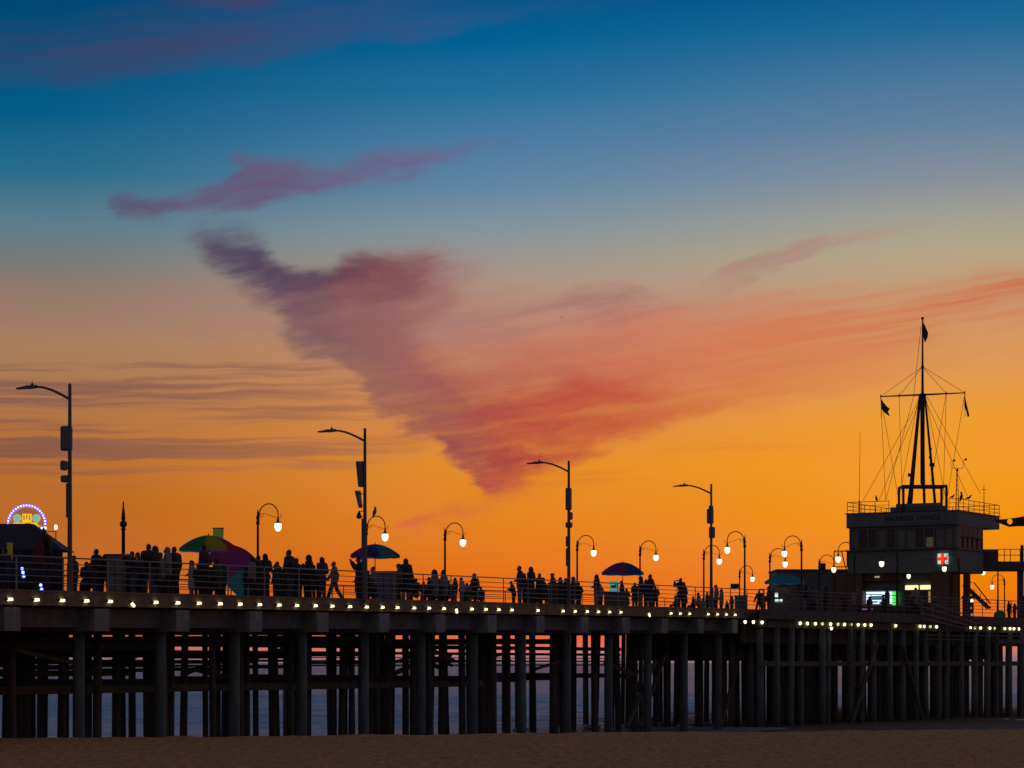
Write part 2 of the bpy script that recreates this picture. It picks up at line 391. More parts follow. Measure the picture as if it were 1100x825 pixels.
SEA = -1.35
sea = MB()
ys = [70+i*.7 for i in range(330)] + [301+i*4 for i in range(100)] + [720+i*60 for i in range(40)] + [4000, 8000, 16000, 40000]
xn = 70
vv = []
for y in ys:
    half = max(42, y*.30)
    for i in range(xn+1):
        x = -half + 2*half*i/xn
        z = SEA
        if y < 700:
            a = min(1, max(.2, (y-95)/60))
            z += a*(.10*math.sin(y*.62+.25*math.sin(x*.07)+x*.05) + .08*math.sin(y*1.31+x*.22+1) + .10*hash_noise(x*.12, y*.45))
        vv.append((x, y, z))
sea.add(vv, [(j*(xn+1)+i, j*(xn+1)+i+1, (j+1)*(xn+1)+i+1, (j+1)*(xn+1)+i) for j in range(len(ys)-1) for i in range(xn)])
mw = bpy.data.materials.new('sea_water'); mw.use_nodes = True
wn = mw.node_tree; pb = wn.nodes['Principled BSDF']
pb.inputs['Base Color'].default_value = (.36,.50,.67,1); pb.inputs['Roughness'].default_value = .3; pb.inputs['IOR'].default_value = 1.32  # pale blue base colour stands in for sky mirrored on the waves
tcw = wn.nodes.new('ShaderNodeTexCoord'); mpw = wn.nodes.new('ShaderNodeMapping'); mpw.inputs['Scale'].default_value = (.7,1.6,1)
nw = wn.nodes.new('ShaderNodeTexNoise'); nw.inputs['Scale'].default_value = 1.0; nw.inputs['Detail'].default_value = 6; nw.inputs['Roughness'].default_value = .6
bw = wn.nodes.new('ShaderNodeBump'); bw.inputs['Strength'].default_value = 1.0; bw.inputs['Distance'].default_value = .9
wn.links.new(tcw.outputs['Object'], mpw.inputs[0]); wn.links.new(mpw.outputs[0], nw.inputs['Vector']); wn.links.new(nw.outputs[0], bw.inputs['Height']); wn.links.new(bw.outputs[0], pb.inputs['Normal'])
tag(sea.build('sea_water', mw, smooth=True), kind='structure')

# sheet of darker sand under the platform
low_sand = MB(); vv = []; gx, gy = 60, 60
for j in range(gy+1):
    for i in range(gx+1):
        y = 97 + 92*j/gy; x0 = 7 + (y-97)*.135 + .8*math.sin(y*.5) ; x = x0 + (70-x0)*(i/gx)**1.4
        edge = min(1, i/7.0, (gy-j)/5.0)
        vv.append((x, y, -1.62 + .44*edge**.7 + .03*hash_noise(x*.5, y*.5)))
low_sand.add(vv, [(j*(gx+1)+i, j*(gx+1)+i+1, (j+1)*(gx+1)+i+1, (j+1)*(gx+1)+i) for j in range(gy) for i in range(gx)])
tag(low_sand.build('dark_sand', mat('dark_sand', (.085,.05,.03), .75, var=.4, scale=1.2, bump=.4), smooth=True), kind='structure')
# a few patches of surf at the waterline
foam = MB(); fr_ = random.Random(5)
for px, py, Y, n_, w_ in ((722,777,150,7,1.5),(742,779,147,6,1.2),(640,780,143,5,1.0),(668,779,145,6,1.4),(846,772,170,7,1.3),(560,783,138,5,1.0),(1092,775,160,6,1.6)):
    for k in range(n_):
        x = (px-550)*Y/F + fr_.uniform(-w_,w_)*.5; foam.ball((x, Y+fr_.uniform(-2,2), SEA+.10+fr_.uniform(-.02,.08)), (fr_.uniform(.15,.4), fr_.uniform(.2,.6), fr_.uniform(.04,.12)), 10, 6)
tag(foam.build('surf_foam', mat('surf_foam', (.55,.55,.55), .9, var=.3, scale=6), smooth=True), kind='stuff')

# ------------------------------------------------------------------ the pier
pier = thing('pier', 'long wooden pier on tall piles running from the beach out over the sea', 'pier', E0.to_tuple() + (0,))
WID = 12.0
NEND = 34
def strip(mb, w0, w1, z0, z1, n0, n1, step=1.0):    # a board that runs along the pier
    n = n0
    while n < n1-1e-6:
        m = min(n1, n+step); g = .0
        a = [P(n,w0,z0), P(n,w1,z0), P(m,w1,z0), P(m,w0,z0)]
        b = [P(n,w0,z1), P(n,w1,z1), P(m,w1,z1), P(m,w0,z1)]
        mb.hexa(a+b); n = m
def strip1(mb, w0, w1, z0, z1, n0, n1):
    ns = [n0] + [k for k in (15,) if n0 < k < n1] + [n1]
    vs, fs = [], []
    for k in ns:
        vs += [P(k,w0,z0), P(k,w1,z0), P(k,w1,z1), P(k,w0,z1)]
    for i in range(len(ns)-1):
        for j in range(4):
            fs.append((i*4+j, i*4+(j+1)%4, (i+1)*4+(j+1)%4, (i+1)*4+j))
    fs += [(3,2,1,0), tuple((len(ns)-1)*4+j for j in range(4))]
    mb.add(vs, fs)
dk = MB(); strip1(dk, .12, WID-.12, -.14, -.02, -3, NEND); dk.build('deck', M['deck'], pier, world=True)
jo = MB()
for w in [1.4+1.1*i for i in range(10)]: strip1(jo, w, w+.14, -.46, -.144, -3, NEND)
jo.build('joist', M['timber'], pier, world=True)
N1 = 13.95
for w0, w1, nm in ((0, .118, 'edge_board'), (WID-.118, WID, 'edge_board')):
    fb = MB(); strip1(fb, w0, w1, -.40, .06, -3, N1 if w0 == 0 else NEND); fb.build(nm, M['board'], pier, world=True)
kb = MB(); strip1(kb, -.03, .2, .062, .13, -3, N1); kb.build('kerb_rail', M['board'], pier, world=True)
# concrete edge beam between the caps, set back a little
for n in range(-1, 14):
    n2 = n+1 if n < 13 else N1
    eb = MB(); strip1(eb, .62, 1.0, -1.13, -.47, n+.09, n2-.09 if n < 13 else n2); eb.build('edge_beam', M['shaded_concrete'], pier, world=True)
rnd = random.Random(3)
def cap(n):
    m = MB(); m.hexa([P(n-.085,-.02,-1.27),P(n+.085,-.02,-1.27),P(n+.085,WID-.1,-1.27),P(n-.085,WID-.1,-1.27),
                      P(n-.085,-.02,-.472),P(n+.085,-.02,-.472),P(n+.085,WID-.1,-.472),P(n-.085,WID-.1,-.472)])
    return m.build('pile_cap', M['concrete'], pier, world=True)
npile = 0
for n in range(-1, 17):
    if n <= 13: cap(n)
    else:
        m = MB(); m.bar(P(n,.6,-.7), P(n,WID-.2,-.7), .4, .5); m.build('pile_cap', M['timber'], pier, world=True)
    for k, (w, r) in enumerate(((1.0,.215),(4.4,.17),(7.9,.165),(11.3,.17))):
        if n == 0 and k == 3: pass
        q = P(n + (0 if k == 0 else rnd.uniform(-.05,.05)), w + (0 if k == 0 else rnd.uniform(-.5,.5)), 0)
        tilt = (rnd.uniform(-.06,.06), rnd.uniform(-.06,.06)) if k else (0,0)
        m = MB(); m.tube([(q.x+tilt[0], q.y+tilt[1], -2.8), (q.x+tilt[0]*.5, q.y+tilt[1]*.5, 0.6), (q.x, q.y, q.z-1.26 if n <= 13 else q.z-.94)], [r*1.06, r*1.02, r], 12)
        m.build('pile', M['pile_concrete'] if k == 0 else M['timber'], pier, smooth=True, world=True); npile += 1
feb = MB(); strip1(feb, WID-.6, WID-.2, -1.34, -.47, -3, 15); feb.build('edge_beam', M['timber'], pier, world=True)
# extra piles under the pier roots and beside the platform
for i in range(28):
    n = rnd.uniform(-.5, 12.5) if i < 16 else rnd.uniform(-.5, 5); w = rnd.uniform(5, 11.6); q = P(n, w)
    m = MB(); m.tube([(q.x, q.y, -2.8), (q.x+rnd.uniform(-.15,.15), q.y, q.z-1.2)], [.17,.15], 10); m.build('pile', M['timber'], pier, smooth=True, world=True); npile += 1
rp = MB()
for i in range(64):
    n = rnd.uniform(-.5, 16.5); w = rnd.choice((2.8,5.6,6.6,9.4,10.4)) + rnd.uniform(-.5,.5); q = P(n, w); r_ = rnd.uniform(.12,.17)
    rp.tube([(q.x+rnd.uniform(-.1,.1), q.y, -2.8), (q.x+rnd.uniform(-.12,.12), q.y, q.z-1.2)], [r_*1.08,r_], 9)
o = rp.build('rear_pile', M['timber'], pier, smooth=True, world=True); o['kind'] = 'stuff'
# cross bracing between the bents
for i in range(16):
    n = rnd.uniform(-.5, 12); w = rnd.choice((3.6,7.2,10.6)); dn = rnd.choice((-.8,.8)); z0 = EYE + rnd.uniform(-.9,.1)
    m = MB(); a, b = P(n,w), P(n+dn,w); m.bar((a.x,a.y,z0), (b.x,b.y,z0+rnd.uniform(.5,1.0)), .08, rnd.uniform(.14,.24)); m.build('brace', M['timber'], pier, world=True)
# pipes and walers along the far row of piles
def waler(w, z0, h, n0, n1, nm='waler', mm=None, wd=.16):
    m = MB(); a, b = P(n0, w), P(n1, w)
    m.bar((a.x,a.y,z0), (b.x,b.y,z0), wd, h); return m.build(nm, mm or M['timber'], pier, world=True)
waler(11.72, EYE+.84, .22, -2, 15)
waler(11.75, EYE+.50, .15, -2, 15)
waler(11.72, EYE+.27, .05, -2, 15, 'pipe')
waler(11.74, EYE+.09, .09, -2, 15, 'pipe')
waler(11.7, EYE-.13, .08, -2, 15, 'pipe')
waler(8.2, EYE-.82, .30, -2, 11.8)
waler(7.7, EYE+.36, .16, -2, 4.5)
waler(11.45, EYE+1.06, .34, -2, 3.5, 'plank'); waler(11.46, EYE+.15, .12, -2, 3.4, 'plank')
waler(4.7, EYE-1.02, .30, -2, 8.6)
waler(4.75, EYE+.62, .22, -2, 3.2)
waler(11.5, EYE+.66, .10, -2, 4.6, 'plank'); waler(11.5, EYE+.40, .34, -2, 3.4, 'plank'); waler(8.25, EYE+.02, .10, -2, 5.5, 'plank'); waler(8.25, EYE-.14, .08, -2, 5.5, 'plank'); waler(8.25, EYE-.42, .24, -2, 3.6, 'plank')
for n in range(-1, 13):
    for z0, h_, w0_, w1_ in ((.80,.26,1.1,11.6),(.22,.22,4.2,11.6),(-.12,.10,4.2,8.3),(-.36,.16,7.7,11.6)):
        if n > 6 and z0 in (.22,-.36) or (n > 9): continue
        jz = rnd.uniform(-.08,.08)
        m = MB(); m.bar((*P(n+.045,w0_).xy, EYE+z0+jz+.03*n), (*P(n+.045,w1_).xy, EYE+z0+jz+.03*n), .1, h_); m.build('brace', M['timber'], pier, world=True)
for n in range(-1, 13):
    if n % 3 == 1: continue
    m = MB(); z0 = EYE - .62 - rnd.uniform(0,.3); m.bar((*P(n,3.9).xy, z0), (*P(n,11.6).xy, z0+.05), .12, .24); m.build('brace', M['timber'], pier, world=True)
for (n, w, dn, z0, z1) in ((10.6,1.3,.75,-.5,EYE+.1),(11.5,2.6,.7,-.6,EYE+.4),(12.6,4.2,-.7,-.6,EYE+.2),(13.2,1.2,.6,-.7,EYE+.8)):
    m = MB(); a, b = P(n,w), P(n+dn,w); m.cyl((a.x,a.y,z0-.4), (b.x,b.y,z1), .13, .12, 10); m.build('brace', M['timber'], pier, world=True)

# the wider platform with the harbour office
plt = thing('pier_platform', 'wide dark platform of the pier that carries the harbour office', 'pier', (PA.x, PA.y, 0))
fe = [Vector((P(13.96,-.06).x, P(13.96,-.06).y)), PA, PB, PC]
poly = [P(13.97,.3), (PA.x,PA.y,0), (PB.x,PB.y,0), (PC.x,PC.y,0), P(30,26), P(17.5,26), P(17.0,WID+.1), P(13.97,WID*.0+3)]
m = MB(); m.prism([(p[0],p[1],PZ-.018) for p in poly], (0,0,.016)); m.build('deck', M['deck'], plt, world=True)
def edge_run(a, b, o0, o1, z0, z1, name, mm):
    d = (b-a).normalized(); nrm = Vector((d.y,-d.x))
    m = MB(); p = [a+nrm*o0, b+nrm*o0, b+nrm*o1, a+nrm*o1]
    m.hexa([(q.x,q.y,z0) for q in p] + [(q.x,q.y,z1) for q in p]); return m.build(name, mm, plt, world=True)
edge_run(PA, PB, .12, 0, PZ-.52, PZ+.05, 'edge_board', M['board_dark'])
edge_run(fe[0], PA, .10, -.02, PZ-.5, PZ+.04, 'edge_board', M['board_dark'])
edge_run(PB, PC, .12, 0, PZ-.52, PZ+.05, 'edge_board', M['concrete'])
edge_run(PA, PB, -3.9, -4.05, EYE+.22, PZ-.02, 'sky_block_board', M['timber'])  # added dark boards that close the sky gaps between the platform piles
edge_run(PA, PB, -9.0, -9.15, EYE+.12, PZ-.02, 'sky_block_board', M['timber'])
edge_run(PA, PB, -.15, -.45, PZ-1.0, PZ-.54, 'edge_beam', M['timber'])
edge_run(PA, PB, -1.2, -1.4, PZ-1.9, PZ-.02, 'sky_block_board', M['timber'])
edge_run(PA, PB, -.16, -.36, EYE-.2, EYE+.1, 'waler', M['timber'])
dP = (PB-PA).normalized(); nP = Vector((-dP.y, dP.x))
Lp = (PB-PA).length
cnt = 0
for row, (off, stp, r) in enumerate(((.35,1.75,.21),(2.6,1.75,.19),(5.0,1.9,.19),(7.8,2.0,.2))):
    k = 0
    t = .4 + row*.55
    while t < Lp + 3 and cnt < 100:
        q = PA + dP*(t + rnd.uniform(-.18,.18)) + nP*(off + rnd.uniform(-.2,.2))
        lean = rnd.uniform(-.12,.12)
        m = MB(); m.tube([(q.x+dP.x*lean, q.y+dP.y*lean, -3.0), (q.x, q.y, PZ-(1.0 if row == 0 else .03))], [r*1.08, r], 10)
        m.build('pile', M['pile_concrete'] if row == 0 else M['timber'], plt, smooth=True, world=True); cnt += 1
        t += stp*rnd.uniform(.85,1.15)
for (t, dt, off) in ((10.5,3.6,.0),(20.5,-3.2,.0),(23.5,3.4,.9),(36.5,2.6,.1),(6.0,-2.0,1.4)):
    a = PA + dP*t + nP*off; b = a + dP*dt
    m = MB(); m.cyl((a.x,a.y,-1.6), (b.x,b.y,EYE+1.2), .14, .12, 10); m.build('brace', M['timber'], plt, world=True)
# ladder
q0 = plat(915); lad = MB()
for s_ in (-.3,.3):
    p = q0 + dP*s_ - nP*.08; lad.bar((p.x,p.y,1.0), (p.x,p.y,PZ-.55), .07, .07)
for i in range(12):
    z = 1.2 + i*.32; a = q0 - dP*.28 - nP*.08; b = q0 + dP*.28 - nP*.08; lad.bar((a.x,a.y,z), (b.x,b.y,z), .05, .05)
lad.build('ladder', M['deck'], plt, world=True)
# low landing below the right-hand end
la, lb = plat(1040), plat(1150)
lw = thing('boat_landing', 'low boat landing beam and rail under the right end of the platform', 'landing', (la.x, la.y, 0))
def runbar(parent, name, a, b, o, z, w, h, mm):
    m = MB(); m.bar((a.x-nP.x*o, a.y-nP.y*o, z), (b.x-nP.x*o, b.y-nP.y*o, z), w, h); return m.build(name, mm, parent, world=True)
la2 = plat(1063)
runbar(lw, 'beam', la2, lb, .5, 3.95, .3, .26, M['wall_side'])
runbar(lw, 'beam', la, lb, .35, 4.32, .14, .09, M['wall_side'])
l0 = plat(985)
runbar(lw, 'rail', l0, la, .3, 4.28, .06, .07, M['wall_side']); runbar(lw, 'rail', l0, la, .3, 4.02, .06, .07, M['wall_side'])
for px in (990, 1012, 1036, 1062, 1088):
    q = plat(px) - nP*.32; m = MB(); m.bar((q.x,q.y,3.9), (q.x,q.y,PZ-.53), .09, .09); m.build('hanger', M['wall_side'], lw, world=True)

# ------------------------------------------------------------------ railings
def railing(name, label, pts, zs, h=1.12, post=2.6, mm=None, nrails=5, rr=.022, group=None, tops=None):
    """pts: 3D polyline at deck level"""
    mm = mm or M['rail']
    t = thing(name, label, 'railing', pts[0], 0, group)
    for i, z in enumerate(zs):
        m = MB(); m.tube([p + Vector((0,0,z)) for p in pts], rr*(1.35 if i == 0 else .8), 6); m.build('rail', mm, t, world=True, smooth=True)
    for a, b in zip(pts[:-1], pts[1:]):
        L_ = (b-a).length; k = max(1, round(L_/post))
        for i in range(k+1):
            q = a.lerp(b, i/k); m = MB(); m.bar(q + Vector((0,0,.0)), q + Vector((0,0,zs[0])), .045, .045); m.build('post', mm, t, world=True)
    return t
RZ = (1.14,.92,.70,.48,.26)
railing('pier_railing', 'grey five-bar railing along the lit edge of the pier', [P(-2.5,.1,.13), P(N1,.1,.13)], RZ)
railing('pier_railing', 'dark railing on the far side of the pier behind the crowd', [P(-3,WID-.1,.06), P(15,WID-.1,.06), P(17,WID-.1,.06)], RZ, mm=M['lamp_iron'])
q1 = Vector((*(PA + nP*.1), PZ+.05)); q2 = Vector((*(PB + nP*.1), PZ+.05)); q3 = Vector((*(PC), PZ+.05))
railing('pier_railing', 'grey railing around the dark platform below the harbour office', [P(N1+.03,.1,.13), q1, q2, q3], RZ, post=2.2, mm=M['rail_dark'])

ramp_t = thing('access_ramp', 'dark slanted ramp rails going down in front of the platform below the red cross', 'ramp', (*plat(985), PZ))
ra, rb = plat(984) - nP*.35, plat(1046) - nP*.35
for h0, h1, nm in ((.95,-.15,'handrail'),(.55,-.45,'handrail'),(.15,-.75,'stringer'),(-.2,-.95,'stringer')):
    m = MB(); m.bar((ra.x,ra.y,PZ+h0), (rb.x,rb.y,PZ+h1), .05, .06); m.build(nm, M['rail_dark'], ramp_t, world=True)
for u in (.02,.2,.4,.6,.8,.98):
    q = ra.lerp(rb, u); m = MB(); m.bar((q.x,q.y,PZ-.25-.72*u), (q.x,q.y,PZ+.95-1.1*u), .045, .045); m.build('post', M['rail_dark'], ramp_t, world=True)

# ------------------------------------------------------------------ lights on the pier edge
ORD = ['first','second','third','fourth','fifth','sixth','seventh','eighth','ninth','tenth','eleventh','twelfth','thirteenth','fourteenth','fifteenth','sixteenth','seventeenth','eighteenth','nineteenth','twentieth',
       'twenty-first','twenty-second','twenty-third','twenty-fourth','twenty-fifth','twenty-sixth','twenty-seventh','twenty-eighth','twenty-ninth','thirtieth','thirty-first','thirty-second','thirty-third','thirty-fourth','thirty-fifth','thirty-sixth','thirty-seventh','thirty-eighth','thirty-ninth','fortieth','forty-first','forty-second','forty-third','forty-fourth','forty-fifth']
px_edge = [10,38.5,66,92,117.5,142,166.5,190,213,235.6,257,278,299,318,338,356,375,393,410,426,444,460,476,490,506,521,535,549,577,604,617,630,642,654,666,697,720,730,740,760,770,779.5,789]
tilted = {142:.6, 490:1.2, 697:.9}
def edge_light(lens):
    t = thing('edge_light', 'x', 'light')
    m = MB(); m.box((0,.03,.0), (.30,.06,.16)); m.box((-.19,-.01,.01), (.1,.1,.09)); m.build('housing', M['black'], t)
    m = MB(); m.prism([(-.12,0,-.06),(-.12,-.10,-.045),(-.12,-.08,.05),(-.12,0,.06)], (.24,0,0)); m.build('lens', lens, t)
    return t
LM = [(75,'the tall street light with the rounded box'),(132,'the spire-topped post'),(225,'the rainbow umbrella'),(299,'the first arched lamp'),(346,'the two people at the rail'),(392,'the street light with the tilted panels'),(437,'the person beside the cart'),(478,'the lamp behind the bench sitters'),(530,'the empty stretch of rail'),(565,'the standing couple'),(611,'the street light with stacked boxes'),(668,'the purple umbrella'),(705,'the pair by the arched lamp'),(731,'the lone standing person'),(764,'the street light with twin boxes'),(800,'the big left-facing lamp')]
proto = None
for i, px in enumerate(px_edge):
    n = n_at(px, -.005); q = P(n, -.005, -.21)
    lm = min(LM, key=lambda l: abs(l[0]-px))[1]
    if px in tilted: lab = 'crooked low-hanging edge light near ' + lm
    else: lab = 'edge light near %s, %s from the left' % (lm, ORD[i])
    o = edge_light(M['edge_lens']) if proto is None else dup(proto, (0,0,0))
    proto = proto or o
    o.scale = (.86,.86,.86); o.location = q - Vector((0,0,.1 if px in tilted else 0)); o.rotation_euler = (0, tilted.get(px, random.uniform(-.06,.06)), ROT)
    if px in tilted: o.scale = (.8,.8,.8)
    tag(o, lab, 'light', 'lights along the edge of the pier')
px_low = [801,810,819.5,860.5,868,876.6,884,893,894,901,908,915,922.6,929.5,936.5,963,989,993.4,1000,1006.6,1043,1048,1054,1064,1069,1080,1085.6,1090,1095]
dim = {884, 901, 915, 1000, 1048, 1069}
def drop_light(lens):
    t = thing('hanging_light', 'x', 'light')
    m = MB(); m.lathe([(.02,.26),(.03,.14),(.085,.11),(.09,.07)], n=10); m.build('socket', M['black'], t)
    m = MB(); m.lathe([(.05,.075),(.095,.02),(.10,-.05),(.065,-.13),(.02,-.16)], n=10); m.build('bulb', lens, t, smooth=True)
    return t
pl, pdm = None, None
LM2 = [(810,'at the platform start'),(868,'below the long low building'),(890,'below the office corner'),(918,'beside the ladder'),(935,'under the lit counter'),(963,'alone in a dark gap'),(1000,'under the red cross sign'),(1048,'under the bright kiosk'),(1066,'under the footbridge'),(1090,'at the right edge of the photo')]
cl = {}
for i, px in enumerate(px_low):
    lens_dim = px in dim
    src = pdm if lens_dim else pl
    o = drop_light(M['edge_lens_dim'] if lens_dim else M['edge_lens']) if src is None else dup(src, (0,0,0))
    if lens_dim: pdm = pdm or o
    else: pl = pl or o
    q = plat(px) - nP*.06 if px > 800 else P(13.9,-.1)
    z = 4.79 - (.26 if px == 894 else 0)
    k = (px-550)/F
    o.location = (q.x + nP.x*.1, q.y + nP.y*.1, z); o.rotation_euler = (random.uniform(-.15,.15), random.uniform(-.25,.25), 0)
    o.scale = (.85,)*3; o.location.z += .07
    lm = min(LM2, key=lambda l: abs(l[0]-px))[1]
    w_ = 'dim' if lens_dim else 'bright'
    lab = '%s platform bulb %s, %s from the row\'s left' % (w_, lm, ORD[i])
    if px == 894: lab = 'small bulb hanging lower than all others below the office corner'
    tag(o, lab, 'light', 'bulbs hanging under the platform edge')
# ------------------------------------------------------------------ arched lamps
def arc_lamp():
    t = thing('arched_lamp', 'x', 'lamp')
    m = MB(); m.lathe([(.17,0),(.17,.12),(.12,.2),(.11,.75),(.075,.85),(.062,1.6),(.052,3.9),(.085,3.93),(.095,4.02),(.06,4.1),(.05,4.16),(.085,4.2),(.085,4.28),(.05,4.34),(.045,4.5),(.02,4.6),(.005,4.68)], n=12); m.build('pole', M['lamp_iron'], t, smooth=True)
    m = MB(); r = .53; cx_ = .07 + r; path = [(.04,0,3.98),(.07,0,4.18)]
    for i in range(13):
        a = math.pi - math.pi*i/12
        path.append((cx_ + r*math.cos(a), 0, 4.36 + r*math.sin(a)*1.0))
    path += [(cx_+r, 0, 4.2)]
    m.tube(path, .028, 8); m.build('arm', M['lamp_iron'], t, smooth=True)
    m = MB()
    path = []
    for i in range(14):      # scroll brace with a curl at either end
        a = -math.pi*1.5 + math.pi*1.9*i/13; path.append((.21 + .085*math.cos(a), 0, 4.36+.085*math.sin(a)))
    path += [(.45,0,4.42),(.75,0,4.31),(1.05,0,4.22)]
    for i in range(8):
        a = -1.7 + 2.3*i/7; path.append((1.2 + .11*math.cos(a), 0, 4.33+.11*math.sin(a)))
    m.tube(path, .012, 6); m.build('scroll', M['lamp_iron'], t, smooth=True)
    m = MB(); m.lathe([(.03,4.22),(.05,4.16),(.06,4.04),(.13,4.0),(.135,3.96)], c=(cx_+r,0,0), n=14); m.build('shade_cap', M['lamp_iron'], t, smooth=True)
    m = MB(); m.lathe([(.10,3.955),(.165,3.92),(.178,3.83),(.16,3.73),(.12,3.62),(.05,3.58),(.01,3.565)], c=(cx_+r,0,0), n=16); m.build('globe', M['globe'], t, smooth=True)
    return t
GH = 3.80
def lamp_pos(px, gy, Y=None):
    dz = 5.3
    for _ in range(8):
        y = Y or F*(dz + GH - EYE)/(HOR-gy)
        x = (px-550)*y/F
        n = (Vector((x,y)) - E0.xy).dot(D)/SL
        dz = deckz(n) if n < 15 else PZ
    return x, y, dz
a_r = math.atan2(-W.y, -W.x); a_l = a_r + math.pi
lamps = [   # pole px, globe y, side, fixed distance, label
 (277,566,'r',None,'arched lamp just right of the rainbow umbrella'),
 (393.5,577,'r',None,'arched lamp partly behind the street light with tilted panels, bird above its arch'),
 (478,583,'r',None,'arched lamp behind the two people on the bench'),
 (620,594,'r',None,'arched lamp just right of the street light with stacked boxes'),
 (687.5,599,'r',None,'arched lamp at the right edge of the purple umbrella'),
 (756,603,'r',None,'arched lamp half hidden by the street light with twin boxes'),
 (800,590,'l',None,'large arched lamp facing left, rising from a dark box at the railing'),
 (794.5,622,'r',None,'small far arched lamp with a dark plate on its pole'),
 (827,606,'r',None,'arched lamp behind the teal umbrella, facing right'),
 (861,594,'l',None,'large arched lamp facing left in front of the long low building'),
 (880,612,'r',None,'arched lamp over the roof of the low building, facing right'),
 (918,600,'l',None,'arched lamp reaching left past the corner of the harbour office'),
 (964,605,'l',None,'arched lamp in front of the office wall, facing left'),
 (963,619,'r',170.5,'short arched lamp in front of the office doorway, facing right'),
 (1030,610.5,'l',170.0,'arched lamp under the red cross sign'),
 (1072,614,'l',None,'arched lamp tucked under the beam of the footbridge'),
 (1079,630,'l',None,'low distant arched lamp below the footbridge'),
 (1112,617,'l',None,'arched lamp at the right edge beneath the footbridge'),
]
lp = None
for px, gy, sd, Y, lab in lamps:
    x, y, dz = lamp_pos(px, gy, Y)
    sc = 1.0
    if Y: sc = (EYE + (HOR-gy)*y/F - dz)/GH
    if lp is None: lp = o = arc_lamp()
    else: o = dup(lp, (0,0,0))
    o.location = (x,y,dz-.01); o.rotation_euler = (0,0,a_r if sd == 'r' else a_l); o.scale = (sc,)*3
    tag(o, lab, 'lamp', 'arched globe lamps on the pier')

# ------------------------------------------------------------------ tall street lights (local -x is out over the deck)
def street_light(label, px, extras, topy):
    n = n_at(px, -.1); q = P(n, -.1, .13); H = EYE + (HOR-topy)*q.y/F - q.z
    t = thing('street_light', label, 'street light', q, math.atan2(-W.y, -W.x), 'tall street lights along the rail')
    m = MB(); m.box((.0,0,-.10), (.24,.26,.2)); m.lathe([(.105,0),(.10,.9),(.09,.95),(.085,1.0),(.072,H*.6),(.058,H-.1),(.065,H-.06),(.03,H-.02),(.01,H)], n=12); m.build('pole', M['pole'], t, smooth=False)
    m = MB(); path = []
    for i in range(11):
        u = i/10; path.append((-.02-1.55*u, 0, H-.55 + .5*math.sin(u*math.pi/2)))
    m.tube(path, [.05-.012*i/10 for i in range(11)], 8); m.build('arm', M['pole'], t, smooth=True)
    hx, hz = path[-1][0], path[-1][2]
    m = MB(); m.hexa([(hx+.12,-.09,hz-.05),(hx+.12,.09,hz-.05),(hx-.28,.14,hz-.06),(hx-.28,-.14,hz-.06),(hx+.12,-.07,hz+.06),(hx+.12,.07,hz+.06),(hx-.28,.12,hz+.05),(hx-.28,-.12,hz+.05)])
    m.hexa([(hx-.281,-.13,hz-.05),(hx-.281,.13,hz-.05),(hx-.70,.09,hz-.055),(hx-.70,-.09,hz-.055),(hx-.281,-.13,hz+.03),(hx-.281,.13,hz+.03),(hx-.70,.09,hz-.005),(hx-.70,-.09,hz-.005)])
    hd = m.build('lamp_head', M['pole'], t)
    m = MB(); m.lathe([(.04,hz+.051),(.045,hz+.12),(.01,hz+.14)], c=(hx-.05,0,0), n=8); m.cyl((hx-.05,0,hz+.13),(hx-.05,0,hz+.27),.008,.005,5); m.build('photo_sensor', M['black'], hd)
    for k, ex in enumerate(extras):
        kind, dx_, y0, y1, wpx = ex[:5]; sc = F/q.y
        z0 = EYE + (HOR-y1)*q.y/F - q.z; z1 = EYE + (HOR-y0)*q.y/F - q.z; cxm = dx_/sc/.89; wd = wpx/sc; tl = ex[5] if len(ex) > 5 else 0
        m = MB()
        if kind == 'antenna_box':
            m.box((cxm,0,(z0+z1)/2), (wd,.3,z1-z0)); o = m.build('antenna_box', M['device'], t, bevel=.05)
        elif kind == 'panel':
            m.hexa([(cxm-wd/2+tl,-.13,z0),(cxm+wd/2+tl*.4,-.13,z0),(cxm+wd/2+tl*.4,.13,z0),(cxm-wd/2+tl,.13,z0),(cxm-wd/2,-.13,z1),(cxm+wd/2,-.13,z1),(cxm+wd/2,.13,z1),(cxm-wd/2,.13,z1)]); o = m.build('antenna_panel', M['device'], t)
            m = MB(); m.cyl((cxm,0,z1-.1),(0,0,z1-.16),.02); m.cyl((cxm,0,z0+.12),(0,0,z0+.1),.02); m.build('bracket', M['black'], o)
        elif kind == 'camera':
            m.cyl((-.02,0,z1),(cxm,0,z1),.02,n=6); m.lathe([(.03,z1),(.12,z0+.08),(.13,z0+.05),(.09,z0),(.02,z0-.03)], c=(cxm,0,0), n=12); m.build('dome_camera', M['black'], t)
        elif kind == 'conduit':
            m.box((cxm,0,(z0+z1)/2), (wd,.09,z1-z0)); m.build('conduit', M['device'], t)
    return t
street_light('nearest tall street light, with a rounded box and two small units on its pole', 75,
  [('antenna_box',-4,457.5,484,11.5),('antenna_box',-7,494.5,505,5.5),('antenna_box',-5,510.5,518,9),('conduit',-2.8,519,556,2),('conduit',0,605,606,1)], 411.5)
street_light('tall street light with two tilted antenna panels and a dome camera', 392,
  [('panel',-5,495.5,523,8,.12),('panel',-8,527,545.5,4,.2),('camera',-6.5,549,556.5,6),('conduit',-2.4,557,606,2)], 459.5)
street_light('tall street light with a box and thin units stacked straight up its pole', 611,
  [('antenna_box',-.2,524,548,5.5),('antenna_box',2,550,558.5,3),('antenna_box',.2,561,567,6.5),('conduit',-2,576,587,2),('conduit',-2,589,608,1.8)], 494.5)
